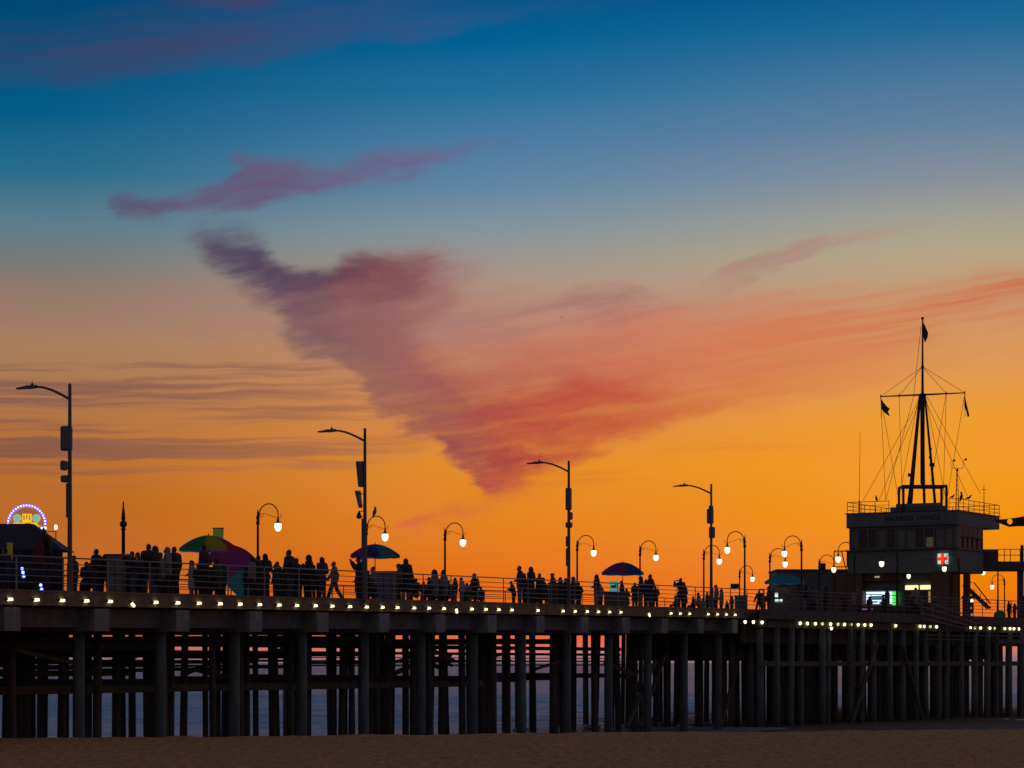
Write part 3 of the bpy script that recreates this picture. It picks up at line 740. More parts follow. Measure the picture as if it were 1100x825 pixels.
street_light('tall street light farthest along, with twin boxes one above the other', 764,
  [('antenna_box',-1,546.5,562.5,6.5),('antenna_box',.8,566,578,5.8),('antenna_box',-.2,543,547,4)], 519.5)

# ------------------------------------------------------------------ spots on the deck
def SP(px, w):
    n = n_at(px, w); q = P(n, w); return q if n < 15 else Vector((q.x,q.y,PZ))
def ZY(q, y): return EYE + (HOR-y)*q.y/F - q.z       # height above q of image row y
# spire-topped post
q = SP(132.5, 5.5); h1 = ZY(q,538); hb = ZY(q,563)
t = thing('spire_post', 'slender dark post with a ball and a needle spire, behind the pale stall panel', 'post', q)
m = MB(); m.lathe([(.2,0),(.2,.3),(.12,.45),(.075,.7),(.07,hb-.25),(.11,hb-.2),(.06,hb-.14)], n=12); m.build('post', M['lamp_iron'], t, smooth=True)
m = MB(); m.ball((0,0,hb), .15); m.build('ball', M['lamp_iron'], t, smooth=True)
m = MB(); m.lathe([(.05,hb+.13),(.085,hb+.2),(.06,hb+.5),(.03,hb+.7),(.035,h1-.1),(.004,h1)], n=10); m.build('spire', M['lamp_iron'], t, smooth=True)

# umbrellas -----------------------------------------------------------------
def cm(name, c):
    c = tuple(min(.85, v*1.8) for v in c)
    m = mat(name, c, .75, var=.18, scale=5); nt_ = m.node_tree; b = nt_.nodes['Principled BSDF']
    tr = nt_.nodes.new('ShaderNodeBsdfTranslucent'); mx_ = nt_.nodes.new('ShaderNodeMixShader'); mx_.inputs[0].default_value = .7   # thin cloth lets the sky through
    nt_.links.new(b.inputs['Base Color'].links[0].from_socket, tr.inputs['Color'])
    out = nt_.nodes['Material Output']; nt_.links.new(b.outputs[0], mx_.inputs[1]); nt_.links.new(tr.outputs[0], mx_.inputs[2]); nt_.links.new(mx_.outputs[0], out.inputs['Surface'])
    return m
CR = dict(blue=cm('canvas_blue',(.03,.22,.5)), teal=cm('canvas_teal',(.03,.32,.36)), green=cm('canvas_green',(.03,.34,.08)), yellow=cm('canvas_yellow',(.7,.52,.03)), red=cm('canvas_red',(.6,.05,.04)),
          purple=cm('canvas_purple',(.26,.045,.24)), navy=cm('canvas_navy',(.03,.09,.28)), dgreen=cm('canvas_dark_green',(.02,.16,.07)), maroon=cm('canvas_maroon',(.2,.03,.06)))
def umbrella(name, label, q, r, zr, zt, cols, group=None, phase=0.0, axis=None, droop=.07, pole=True):
    t = thing(name, label, 'umbrella', q, 0, group)
    n = 8; sub = 5; rings = 7
    m = MB(); keys = list(dict.fromkeys(cols)); H = zt - zr
    for g in range(n):
        vs, fs = [], []
        for i in range(rings+1):
            u = i/rings
            for j in range(sub+1):
                a = phase + 2*math.pi*(g + j/sub)/n
                sag = 1 - .05*math.sin(math.pi*j/sub)*u
                rr_ = r*u*sag; z = zr + H*(1-u**1.9) - droop*u*u*math.sin(math.pi*j/sub)*.4
                vs.append((rr_*math.cos(a), rr_*math.sin(a), z))
        for i in range(rings):
            for j in range(sub):
                fs.append((i*(sub+1)+j, i*(sub+1)+j+1, (i+1)*(sub+1)+j+1, (i+1)*(sub+1)+j))
        # hanging edge of the gore
        o = len(vs)
        for j in range(sub+1):
            p = vs[rings*(sub+1)+j]; vs.append((p[0], p[1], p[2]-.12))
        for j in range(sub): fs.append((rings*(sub+1)+j, rings*(sub+1)+j+1, o+j+1, o+j))
        m.add(vs, fs, keys.index(cols[g]))
    cn = m.build('canopy', [CR[k] for k in keys], t, smooth=True)
    m = MB()
    for g in range(n):
        a = phase + 2*math.pi*g/n; path = [(r*u*math.cos(a)*.99, r*u*math.sin(a)*.99, zr + H*(1-u**1.9)-.025) for u in (.02,.3,.6,.85,1)]
        m.tube(path, .008, 5)
    m.build('ribs', M['black'], cn)
    m = MB(); m.cyl((0,0,0 if pole else zr-.8),(0,0,zt+.08),.02); m.build('pole', M['black'], t)
    return t
q = SP(224, 3.2); zr, zt = ZY(q,590), ZY(q,575)
umbrella('sun_umbrella', 'open rainbow umbrella with blue, green, yellow and red panels, beside the green pillar sign', q, 1.18, zr+.05, zt, ['red','purple','blue','teal','blue','green','yellow','red'], 'vendors umbrellas', phase=0.0)
q = SP(256, 3.9)
t2_ = umbrella('sun_umbrella', 'large purple and blue umbrella tipped over to the right, leaning on the deck', q, 1.75, 0, .8, ['blue','navy','purple','maroon','purple','purple','teal','teal'], 'vendors umbrellas', pole=False)
t2_.location = (q.x+.12, q.y, q.z+ZY(q,616)); t2_.rotation_euler = (R(18), R(52), R(0))
q = SP(403, 3.4); umbrella('sun_umbrella', 'dark teal and purple umbrella behind the street light with tilted panels', q, 1.13, ZY(q,596), ZY(q,584.5), ['dgreen','navy','teal','purple','purple','navy','teal','dgreen'], 'vendors umbrellas', phase=.2)
q = SP(669, 4.0); umbrella('sun_umbrella', 'dark purple and teal umbrella over the glowing teal stall', q, 1.2, ZY(q,615), ZY(q,604), ['teal','navy','teal','purple','purple','purple','navy','teal'], 'vendors umbrellas', phase=.2)
q = Vector((*PX(843,640,160).xy, PZ)); umbrella('sun_umbrella', 'wide flat teal umbrella in front of the low building', q, 1.32, ZY(q,625), ZY(q,616.5), ['teal']*8, 'vendors umbrellas')

# glowing pillar sign, stall panels, carts --------------------------------------
gsign = mat('pale_green_sign', (.16,.24,.12), .6, var=.3, scale=4, emit=(.12,.2,.06), strength=.25)
q = SP(234.5, 4.6)
t = thing('pillar_sign', 'tall pale green sign pillar rising behind the rainbow umbrella', 'sign', q)
m = MB(); zt = ZY(q,568); m.box((0,0,(zt+1.1)/2), (.42,.2,zt-1.1)); m.build('panel', gsign, t); m = MB(); m.box((0,0,.55), (.3,.16,1.099)); m.build('base', M['black'], t); m = MB(); m.box((0,0,zt+.02), (.46,.24,.038)); m.build('cap', M['black'], t)
stall = mat('stall_panel', (.25,.19,.17), .8, var=.2, scale=3)
cartm = mat('cart_panel', (.17,.2,.28), .6, var=.2, scale=3)
def stall_box(name, label, cat, px, w, wpx, y1, mm, dep=.8, splits=0, group=None):
    q = SP(px, w); wd = wpx*q.y/F; h = ZY(q, y1)
    t = thing(name, label, cat, q, 0, group)
    m = MB(); m.box((0,0,(h+.1)/2), (wd,dep,h-.1)); m.build('body', mm, t, bevel=.02)
    m = MB(); m.box((0,0,h+.025), (wd+.06,dep+.06,.05)); m.build('counter_top', M['dark_trim'], t)
    m = MB()
    for k in range(splits): m.box((-wd/2+wd*(k+1)/(splits+1), -dep/2-.006, h/2), (.03,.01,h*.8))
    m.box((0,-dep/2-.006,h*.55), (wd*.96,.01,.03)); m.build('trim', M['dark_trim'], t)
    m = MB()
    for sx_ in (-1,1): m.cyl((sx_*wd*.35,-dep*.3,.055),(sx_*wd*.35+.05,-dep*.3,.055),.055)
    m.build('wheels', M['black'], t)
    return t
stall_box('stall_counter', 'pale brown stall panel behind the rail under the spire-topped post', 'stall', 125, 1.6, 17, 597, stall, splits=1)
stall_box('vendor_cart', 'blue grey vendor cart under the dark teal umbrella', 'cart', 417, 2.2, 26, 615, cartm, splits=2)
stall_box('vendor_cart', 'dark grey vendor cart under the purple umbrella', 'cart', 662, 3.0, 26, 637, M['device'], splits=1)
stall_box('vendor_cart', 'dark crate cart beside the street light with stacked boxes', 'cart', 600, 3.0, 22, 627, M['device'], splits=1)
stall_box('rail_cabinet', 'dark square cabinet at the foot of the large left-facing lamp', 'cabinet', 796, 1.2, 13, 640.5, M['device'], dep=.6)
scr = mat('stall_screen', (.1,.3,.3), .4, var=.35, scale=5, emit=(.12,.42,.40), strength=.55)
q = SP(659.5, 3.6); t = thing('stall_screen', 'glowing teal display board under the purple umbrella', 'display', q)
m = MB(); z0, z1 = ZY(q,636), ZY(q,624); m.box((0,0,(z0+z1)/2), (10*q.y/F,.06,z1-z0)); m.build('panel', scr, t)
m = MB(); m.box((-.2,0,z0/2), (.04,.04,z0)); m.box((.2,0,z0/2), (.04,.04,z0)); m.build('stand', M['black'], t)
m = MB(); wd = 10*q.y/F
for a_, b_ in ((.1,.28),(-.12,.22),(.02,.14)): m.box((a_*wd*1.6,-.034,(z0+z1)/2+(b_-.2)*.6), (wd*.3,.008,.1))
m.build('picture', M['dark_trim'], t)
# bench people sit on
bench_m = M['timber']
def bench(label, px, w, wpx):
    q = SP(px, w); wd = wpx*q.y/F; t = thing('bench', label, 'bench', q, ROT, 'benches facing the sunset')
    for k in range(4):
        m = MB(); m.box((0,-.21+.14*k,.44), (wd,.12,.04)); m.build('seat_slat', bench_m, t)
    for k in range(3):
        m = MB(); m.box((0,-.3-.03*k,.56+.14*k), (wd,.035,.11)); m.build('back_slat', bench_m, t)
    for s_ in (-1,1):
        m = MB(); m.box((s_*wd*.4,0,.21), (.06,.5,.42)); m.box((s_*wd*.4,-.345,.65), (.05,.03,.46)); m.build('leg', M['black'], t)
    return t
bench('dark bench with two people beneath the third arched lamp', 468, 8.5, 34)
bench('dark bench with the seated person near the empty stretch of rail', 508, 8.5, 26)

# navy stall tent and the lit arch at the left ---------------------------------
q = SP(22, 6.0); sc = F/q.y
t = thing('stall_tent', 'dark navy vendor tent with a red side panel at the left edge', 'tent', q)
zt, ze = ZY(q,563), ZY(q,592)
m = MB(); x0, x1 = -60/sc, 52/sc
m.hexa([(x0,-1.3,ze),(x1,-1.3,ze),(x1,1.3,ze),(x0,1.3,ze),(-1.0,-.3,zt),(14/sc,-.3,zt),(14/sc,.3,zt),(-1.0,.3,zt)]); m.build('roof', M['navy_canvas'], t)
m = MB(); k = 26
vs = []
for i in range(k+1):
    x = x0 + (x1-x0)*i/k; yy = -1.25 + .05*math.sin(i*1.9)
    vs += [(x,yy,.1),(x,yy,ze-.004),(x,yy+.03,ze-.004),(x,yy+.03,.1)]
m.add(vs, [(i*4+j, i*4+(j+1)%4, (i+1)*4+(j+1)%4, (i+1)*4+j) for i in range(k) for j in range(4)]); m.build('curtain', M['navy_canvas'], t, smooth=True)
m = MB(); m.prism([(20/sc,-1.5,ZY(q,606)),(38/sc,-1.5,ZY(q,606)),(37/sc,-1.5,ZY(q,584)),(31/sc,-1.5,ZY(q,577)),(25/sc,-1.5,ZY(q,584))], (0,.05,0)); m.build('side_panel', M['red_canvas'], t)
yel = mat('yellow_banner', (.5,.4,.02), .7, var=.2, emit=(.5,.38,.02), strength=.05)
m = MB(); m.box((-3.0/sc,-1.45,ZY(q,595)), (6/sc,.04,20/sc)); m.build('banner', yel, t)
for sx_ in (x0+.1, x1-.05):
    m = MB(); m.cyl((sx_,-1.3,0),(sx_,-1.3,ze),.03); m.build('leg', M['black'], t)
# blue lights on the stalls
bl = mat('blue_led', (.1,.1,.6), .4, var=0, emit=(.10,.12,1.0), strength=9)
for (px, ys_, lab) in ((24,(611,615,619),'short string of three blue lights hanging from the navy tent'),(44,(628.5,633),'pair of small blue lights low behind the rail near the navy tent')):
    q = SP(px, 2.5); t = thing('light_string', lab, 'string lights', q)
    m = MB(); m.cyl((-.02,0,0 if px == 44 else ZY(q,622)),(-.06 if px == 24 else 0,0,ZY(q,ys_[0]-5)),.015); m.build('cable', M['black'], t)
    for i, yy in enumerate(ys_):
        m = MB(); m.ball((.03*i,-.04,ZY(q,yy)), .055, 8, 6); m.build('bulb', bl, t, smooth=True)
# lit arch
q = SP(29, 9.0); sc = F/q.y; zc = ZY(q,563)
t = thing('arch_sign', 'half round lit game sign ringed with blue white bulbs above the navy tent', 'sign', q)
r = 17.5/sc
def half(r, n=22, x=0, z=0): return [(x+r*math.cos(math.pi*i/n), 0, z+r*math.sin(math.pi*i/n)) for i in range(n+1)]
def em(name, c, e, s): return mat(name, c, .6, var=.25, scale=9, emit=e, strength=s)
m = MB(); m.prism([(p[0],0,p[2]) for p in half(r,x=0,z=zc)], (0,.12,0)); m.build('board', em('arch_board',(.24,.09,.02),(.62,.17,.06),.5), t)
m = MB(); m.tube([(p[0],-.02,p[2]) for p in half(20/sc,x=0,z=zc)], .05, 8); m.build('rim', em('arch_rim',(.12,.1,.5),(.12,.06,1.0),2.2), t, smooth=True)
pw = em('arch_bulb',(.9,.9,1),(.62,.70,1.0),3.0)
for i in range(21):
    a = math.pi*i/20; m = MB(); m.ball((20/sc*math.cos(a),-.085,zc+20/sc*math.sin(a)), .03, 8, 6); m.build('bulb', pw, t, smooth=True)
m = MB(); m.box((0,-.02,zc+6.5/sc), (10/sc,.04,9/sc)); m.box((-2/sc,-.02,zc+.3/sc), (26/sc,.04,2.6/sc)); m.box((9/sc,-.02,zc-3/sc), (8/sc,.04,4/sc)); m.build('panel', em('arch_yellow',(.7,.5,.03),(.95,.62,.02),.9), t)
m = MB()
for i_ in range(3):
    m.box((-3/sc+3*i_/sc,-.046,zc+(7+.8*(i_%2))/sc), (1.2/sc,.012,5/sc))
m.box((1/sc,-.046,zc+.4/sc), (6/sc,.012,1.4/sc)); m.build('pattern', em('arch_red',(.4,.06,.02),(.8,.14,.03),.5), t)
for s_ in (-1,1):
    m = MB(); m.cyl((s_*10.2/sc,-.05,zc+6.2/sc),(s_*10.2/sc,-.02,zc+6.2/sc),4.6/sc,n=18); m.cyl((s_*10.2/sc,-.07,zc+6.2/sc),(s_*10.2/sc,-.051,zc+6.2/sc),3.2/sc,n=18); m.build('disc', em('arch_disc',(.3,.5,.4),(.4,.66,.45),.6), t)
m = MB(); m.box((18/sc,-.03,zc-4.2/sc), (6/sc,.05,2.4/sc)); m.build('light_bar', em('arch_bar',(.6,.8,.9),(.6,.8,1),2.0), t)
m = MB(); m.box((-.3,.14,zc/2), (.08,.08,zc)); m.box((.3,.14,zc/2), (.08,.08,zc)); m.build('legs', M['black'], t)
q2_ = SP(60, 9.0)
t = thing('bare_lamp', 'small bare white lamp on a thin red arm right of the arch sign', 'lamp', q2_)
m = MB(); m.cyl((0,0,0),(0,0,ZY(q2_,571)),.02); m.build('stand', M['black'], t)
m = MB(); m.cyl((-15/sc,0,ZY(q2_,571)),(.05,0,ZY(q2_,571)),.018,n=6); m.build('arm', M['red_canvas'], t)
m = MB(); m.ball((0,0,ZY(q2_,566.5)), (.06,.06,.1), 8, 6); m.build('bulb', em('bare_bulb',(1,1,1),(1,.97,.9),6), t, smooth=True)

# ------------------------------------------------------------------ harbour office
A_ = R(-30); ca, sa = math.cos(A_), math.sin(A_)
O_ = Vector((31.0,172.0,PZ))
hb_ = thing('harbour_office', 'square two storey harbour office with a window band, stepped parapet and roof mast', 'building', O_, A_)
def fx(px, y=0.0):      # local x on the plane local-y = y at image column px
    k = (px-550)/F; a = ca - k*sa; b = O_.x - sa*y*1 - k*(O_.y + ca*y)
    # world X = Ox + ca x - sa y ; world Y = Oy + sa x + ca y
    return -(b)/a
def hz(py, x=0.0, y=0.0): return EYE + (HOR-py)*(O_.y + sa*x + ca*y)/F - PZ
WL = fx(910.5)
H1, H2, H3, H4 = 7.52, 6.62, 4.95, 3.30
def lb(name, x0, x1, y0, y1, z0, z1, mm, par=None, bevel=0):
    m = MB(); m.box(((x0+x1)/2,(y0+y1)/2,(z0+z1)/2), (x1-x0,y1-y0,z1-z0)); return m.build(name, mm, par or hb_, bevel=bevel)
DB = 5.3
lb('parapet', WL-.06, .05, -.08, 8.7, H2, H1, M['wall'])
lb('roof_coping', WL-.12, .11, -.14, 8.76, H1+.003, H1+.08, M['dark_trim'])
lb('upper_wall', WL, -.002, 0, DB, H4, H3-.1, M['wall'])
lb('window_ledge', WL-.1, .09, -.16, DB+.05, H3-.098, H3-.002, M['dark_trim'])
lb('soffit_band', WL-.05, .04, -.07, DB, H2-.09, H2-.003, M['dark_trim'])
lb('inner_wall', WL+.2, -.22, .45, DB-.1, H3, H2-.092, M['dark_trim'])
blinds = [1,0,0,1,0,1,1,0,2,1,1]
nw_ = 11; x_s = WL+.12; x_e = -.30; ww = (x_e-x_s)/nw_
for i in range(nw_):
    a = x_s + i*ww
    fr = MB()
    for (c, s_) in (((a+.03,.06,(H3+H2)/2-.05),(.05,.12,H2-H3-.1)),((a+ww-.03,.06,(H3+H2)/2-.05),(.05,.12,H2-H3-.1)),((a+ww/2,.06,H3+.06),(ww-.12,.11,.1)),((a+ww/2,.06,H2-.16),(ww-.12,.11,.1))): fr.box(c, s_)
    w_ = fr.build('window', M['wall'], hb_)
    pn = MB(); pn.box((a+ww/2,.09,(H3+H2)/2-.05),(ww-.11,.03,H2-H3-.3)); pn.build('pane', M['glass'], w_)
    if blinds[i]:
        pn = MB(); hh = (H2-H3-.32)*(.5 if blinds[i] == 2 else .92)
        pn.box((a+ww/2,.07,H3+.13+hh/2),(ww-.2,.006,hh)); pn.build('blind', em('lit_blind',(.3,.28,.2),(.5,.42,.2),.05) if blinds[i] == 2 else M['blind'], w_)
for i in range(5):
    y0 = .25 + i*(DB-.35)/5; yw = (DB-.35)/5
    fr = MB(); fr.box((-.05,y0+.03,(H3+H2)/2-.05),(.1,.09,H2-H3-.1)); fr.box((-.05,y0+yw/2+.04,(H3+H2)/2+.02),(.08,yw-.09,.07)); fr.box((-.05,y0+yw/2+.04,H3+.05),(.08,yw-.09,.09))
    w_ = fr.build('window', M['wall_side'], hb_)
    pn = MB(); pn.box((-.10,y0+yw/2+.03,H3+.42),(.02,yw-.1,.72)); pn.build('pane', M['glass_side'], w_)
    pn = MB(); pn.box((-.03,y0+yw/2+.03,(H3+.82+H2-.1)/2),(.03,yw-.06,H2-H3-.92)); pn.build('blank_panel', M['dark_trim'], w_)  # added matt cover, keeps the upper part of the side window dark
lb('back_wall', WL, -.004, DB-.09, DB-.002, H3, H2-.094, M['wall'])
lb('corner_post', -.24, -.003, -.01, .24, H3, H2-.092, M['wall'])
# stepped parapet with the lettering
xa, xb = fx(957), fx(1016.5)
lb('name_board', xa, xb, -.13, .12, H1-.75, H1+.40, M['wall'])
lb('name_board', xa+.42, xb-.38, -.125, .11, H1+.402, H1+.62, M['wall'])
for k in range(3): lb('moulding', xa+.5, xb-.5, -.155, -.131, H1+.05+.13*k, H1+.09+.13*k, M['dark_trim'])
def lettering(txt, size, loc, mm, parent, ext=.012):
    c = bpy.data.curves.new('lettering', 'FONT'); c.body = txt; c.size = size; c.extrude = ext; c.align_x = 'CENTER'; c.space_character = 1.12; c.offset = .006
    o = bpy.data.objects.new('lettering_tmp', c); COL.objects.link(o)
    dg = bpy.context.evaluated_depsgraph_get(); me = bpy.data.meshes.new_from_object(o.evaluated_get(dg))
    bpy.data.objects.remove(o); me.materials.clear(); me.materials.append(mm)
    me.transform(Matrix.Translation(loc) @ Matrix.Rotation(R(90), 4, 'X'))
    o = bpy.data.objects.new('lettering', me); COL.objects.link(o); o.parent = parent; return o
xm_ = (fx(955)+fx(1010))/2
lettering('HARBOR', .50, (xm_-1.06, -.15, H1-.58), M['dark_trim'], hb_); lettering('OFFICE', .50, (xm_+1.12, -.15, H1-.58), M['dark_trim'], hb_)
# roof railing
rail_pts = [(-.05+.1,8.65),( .05,0.0),(xb+.2,0.0)], [(xa-.15,0.0),(WL-.02,0.0),(WL-.02,8.65)], [(WL-.02,8.65),(.05,8.65)]
rm = MB()
for pl_ in rail_pts:
    for z in (.86,.58,.3):
        rm.tube([(x,y,H1+z) for x,y in pl_], .024 if z > .8 else .016, 6)
    for (x0,y0),(x1,y1) in zip(pl_[:-1], pl_[1:]):
        k = max(1, round(math.hypot(x1-x0,y1-y0)/1.15))
        for i in range(k+1): rm.cyl((x0+(x1-x0)*i/k,y0+(y1-y0)*i/k,H1+.08),(x0+(x1-x0)*i/k,y0+(y1-y0)*i/k,H1+.86),.022,n=6)
rm.build('roof_railing', M['lamp_iron'], hb_)
# ground floor
lb('ground_wall', WL+.1, -1.9, .9, DB-.1, 0, H4-.002, M['wall'])
lb('ground_wall', WL-.9, fx(925), .15, .88, 0, H4-.004, M['brown_wall'])
lb('pier_column', fx(999), fx(1019), .1, 1.5, 0, H4-.004, M['brown_wall'])
for px_ in (1027.5, 1038):
    x_ = fx(px_, .5 if px_ < 1030 else 1.2); lb('pier_column', x_-.2, x_+.2, .3 if px_ < 1030 else 1.1, .7 if px_ < 1030 else 1.5, 0, H4-.004, M['brown_wall'])
lb('fascia_panel', fx(926), fx(965), .5, .88, 2.75, H4-.006, M['brown_wall'])
lb('counter', fx(925), fx(962), .25, .88, 0, .98, M['dark_trim'])
lit = em('counter_light',(.7,.8,.85),(.62,.8,.92),1.5)
lb('lit_menu', fx(926), fx(956), .80, .895, 1.15, 2.0, lit)
m = MB()
for (p0,p1,h0,h1) in ((931,944,1.42,1.72),(929,938,1.22,1.34),(946,951,1.3,1.8),(940,949,1.2,1.3)): m.box(((fx(p0)+fx(p1))/2,.79,(h0+h1)/2),(abs(fx(p1)-fx(p0)),.012,h1-h0))
m.build('menu_picture', em('menu_dark',(.1,.25,.32),(.1,.3,.4),.5), hb_)
lb('lit_panel', fx(954.5), fx(960), .70, .79, 1.05, 2.0, em('green_light',(.05,.6,.08),(.06,.85,.08),1.2))
lb('lit_panel', fx(925), fx(936), .22, .245, .72, .84, em('violet_light',(.4,.1,.5),(.5,.12,.6),.45))
lb('counter_awning', fx(924), fx(962), .1, .88, 2.06, 2.14, M['dark_trim'])
ytx = em('transom_light',(.9,.75,.4),(1,.74,.32),1.5)
dr = lb('door', fx(968), fx(997), .82, .89, 0, 2.0, M['glass'])
for a_, b_ in ((968,982),(984,998)):
    lb('transom', fx(a_), fx(b_), .80, .892, 2.12, 2.42, ytx)
lb('doorway', fx(968), fx(998), .84, .888, 2.002, 2.118, M['dark_trim'])
for px_ in (967,983,998): lb('door_jamb', fx(px_)-.05, fx(px_)+.05, .77, .87, 0, 2.5, M['dark_trim'])
lb('door_pane', fx(993), fx(997.5), .78, .815, 1.2, 1.98, em('door_glow',(.5,.4,.2),(.7,.5,.2),.35))
m = MB(); m.box((fx(940),.4,3.05),(.35,.06,.09)); m.build('wall_lamp', em('wall_lamp',(.8,.7,.5),(.8,.7,.5),.5), hb_)
# three illegible lines of small lettering beside the red cross
for (p0,p1,y_) in ((997,1005,595.5),(993,1005,600.2),(993,1004.5,604)):
    m = MB(); m.box(((fx(p0)+fx(p1))/2,-.012,hz(y_)),(abs(fx(p1)-fx(p0)),.02,.06)); m.build('text_line', M['wall_side'], hb_)
# red cross box
cxm = (fx(1008)+fx(1019))/2
t = thing('cross_sign', 'square lit sign with a red cross on pale green, on the office wall', 'sign', O_ + Vector((ca*cxm, sa*cxm, hz(600))), A_)
s_ = .36
m = MB(); m.box((0,-.10,0),(2*s_,.16,2*s_)); m.build('box', em('cross_pale',(.6,.85,.75),(.5,.82,.68),.8), t)
m = MB(); m.box((0,-.19,0),(.24,.018,2*s_+.05)); m.box((-.255,-.19,0),(.268,.018,.24)); m.box((.255,-.19,0),(.268,.018,.24)); m.build('cross', em('cross_red',(.8,.03,.02),(1,.035,.02),1.0), t)

# mast on the roof: a table frame, four legs, a pole and two yards
mx, my = fx(991, 1.5), 1.5
mp = O_ + Vector((ca*mx - sa*my, sa*mx + ca*my, 0)); sc = F/mp.y
def mz(py): return EYE + (HOR-py)/sc - PZ
t = thing('signal_mast', 'tall black signal mast with two crossed yards and stays on the office roof', 'mast', (mp.x,mp.y,PZ+H1))
def mb_(): return MB()
zz = lambda py: mz(py) - H1
tw, td = 23/sc, 1.0
m = MB()
for sx_ in (-1,1):
    for sy_ in (-1,1): m.bar((sx_*tw,sy_*td,-.0),(sx_*tw,sy_*td,zz(523)),.16,.16)
    m.bar((sx_*tw,-td,zz(523)),(sx_*tw,td,zz(523)),.14,.12)
for sy_ in (-1,1): m.bar((-tw-.05,sy_*td,zz(523)),(tw+.05,sy_*td,zz(523)),.16,.14)
m.build('base_frame', M['black'], t)
zy = zz(424)
for (a_, b_) in ((-14.5,-.7),(-9,.8),(3.5,.8),(10,-.7)):
    m = MB(); m.tube([(a_/sc*1.25,b_,0),(a_/sc,b_,zz(523)),(a_*.22/sc,b_*.12,zy)], [.1,.1,.07], 8); m.build('leg', M['black'], t, smooth=True)
m = MB(); m.tube([(0,0,zz(523)),(0,0,zy),(0,0,zz(394)),(0,0,zz(343))], [.10,.10,.075,.045], 10); m.ball((0,0,zz(342)), .11, 10, 8); m.lathe([(.09,zz(395)),(.13,zz(394)),(.09,zz(393))], n=10); m.build('pole', M['black'], t, smooth=True)
m = MB(); m.tube([(0,0,zz(520)),(0,0,zy+.1)], .16, 8); m.build('ladder_core', M['black'], t)
yA = [(-45/sc,0,zz(426)),(45.5/sc,0,zz(422))]; yB = [(-19/sc,2.6,zz(421)),(18.5/sc,-2.6,zz(427))]
for y_ in (yA, yB):
    m = MB(); m.tube([y_[0],(0,0,zy),y_[1]], [.04,.07,.04], 8)
    for e in y_: m.cyl((e[0],e[1],e[2]-.12),(e[0],e[1],e[2]+.14),.035)
    m.build('yard', M['black'], t, smooth=True)
def wire(a, b, r=.016):
    m = MB(); m.cyl(a, b, r, n=5, cap=False); m.build('stay', M['black'], t)
top = (0,0,zz(394))
for e in yA + yB: wire(top, e)
wire((-.1,0,zz(350)), (-8/sc,.6,zy))
for px_, py_, s0 in ((928,537,(0,0,zy)),(945,537,(0,0,zy)),(952,537,(-8/sc,.5,zy)),(952,537,yA[0]),(966,537,yA[0]),(970,537,yB[0]),(966,537,(-3/sc,.3,zy)),(1017,537,(3/sc,0,zy)),(1018,537,yA[1]),(1014,537,yB[1]),(1054,530,(3/sc,-.2,zy)),(1040,533,(2/sc,.4,zy)),(1000,523,yB[1])):
    wire(s0, ((px_-991)/sc, .3, zz(py_)))
# devices up the mast legs
for (px_, py_, s_) in ((975,511,.16),(980.5,493,.13),(998,500,.14),(1001,500,.18),(999,483,.1),(997.5,492,.12)):
    m = MB(); m.box(((px_-991)/sc,-.75*(py_-424)/100,zz(py_)),(s_,s_,s_*1.5)); m.build('signal_lamp', M['black'], t)
def flag(label, px, y0, y1, pts):
    c = Vector(((px-991)/sc, 0, zz(y0)))
    t = thing('signal_flag', label, 'flag', Vector((mp.x,mp.y,PZ+H1)) + c, 0, 'limp flags on the signal mast')
    m = MB(); k = len(pts)
    outl = [((x-px)/sc, .05*math.sin(i*2.1), -(y-y0)/sc) for i, (x,y) in enumerate(pts)]
    m.prism(outl, (0,.04,0)); 
    m.prism([(p[0]*.7+.02, p[1]-.06, p[2]*.86-.05) for p in outl], (0,.03,0))
    m.build('cloth', M['flag'], t)
    m = MB(); m.cyl((0,.02,.08),(0,.02,-(y1-y0)/sc),.012,n=6); m.build('halyard', M['black'], t)
flag('limp dark flag near the top of the mast', 992.3, 345, 368, [(992,347),(994,350),(997,358),(996.5,362),(994,368),(992.5,364),(991,358)])
flag('dark flag at the left yard end, blown to the right', 946.5, 427, 448, [(946.5,428),(949,432),(953,437),(956,439),(954,442),(956,447.5),(951,444),(947,439.5)])
flag('thin dark flag hanging from the right yard end', 1036.5, 424, 448, [(1036,425),(1037.5,430),(1039,437),(1041.5,447),(1039.5,448),(1038,442),(1036,437)])
# roof antennas
def roof_thing(name, label, cat, px, y):
    x = fx(px, y); p = O_ + Vector((ca*x - sa*y, sa*x + ca*y, H1+.08)); return thing(name, label, cat, p), F/p.y, p
t, s2, p = roof_thing('whip_antenna', 'thin whip antenna at the left end of the office roof', 'antenna', 923, .25)
m = MB(); m.cyl((0,0,0),(0,0,.9),.06,.05); m.build('base', M['black'], t); m = MB(); m.cyl((0,0,.9),(1/s2,0,ZY(p,464)),.022,.012,n=6); m.build('whip', M['black'], t)
t, s2, p = roof_thing('anemometer_mast', 'small lattice mast with wind instruments on the office roof', 'mast', 1028, 1.6)
m = MB(); zt = ZY(p,503)
for a_ in range(3):
    c_, s_ = math.cos(a_*2.094), math.sin(a_*2.094); m.cyl((.16*c_,.16*s_,0),(.03*c_,.03*s_,zt),.016,n=5)
for i in range(9):
    z0 = zt*i/9; z1 = zt*(i+1)/9; r0 = .16-.13*i/9; r1 = .16-.13*(i+1)/9
    for a_ in range(3):
        m.cyl((r0*math.cos(a_*2.094),r0*math.sin(a_*2.094),z0),(r1*math.cos(a_*2.094+2.094),r1*math.sin(a_*2.094+2.094),z1),.01,n=4)
m.build('lattice', M['black'], t)
m = MB(); m.tube([(-6.5/s2,0,ZY(p,496)),(-6.5/s2,0,zt),(6.5/s2,0,zt),(6.5/s2,0,ZY(p,496)),(9/s2,0,ZY(p,494))], .02, 6); m.build('crossbar', M['black'], t)
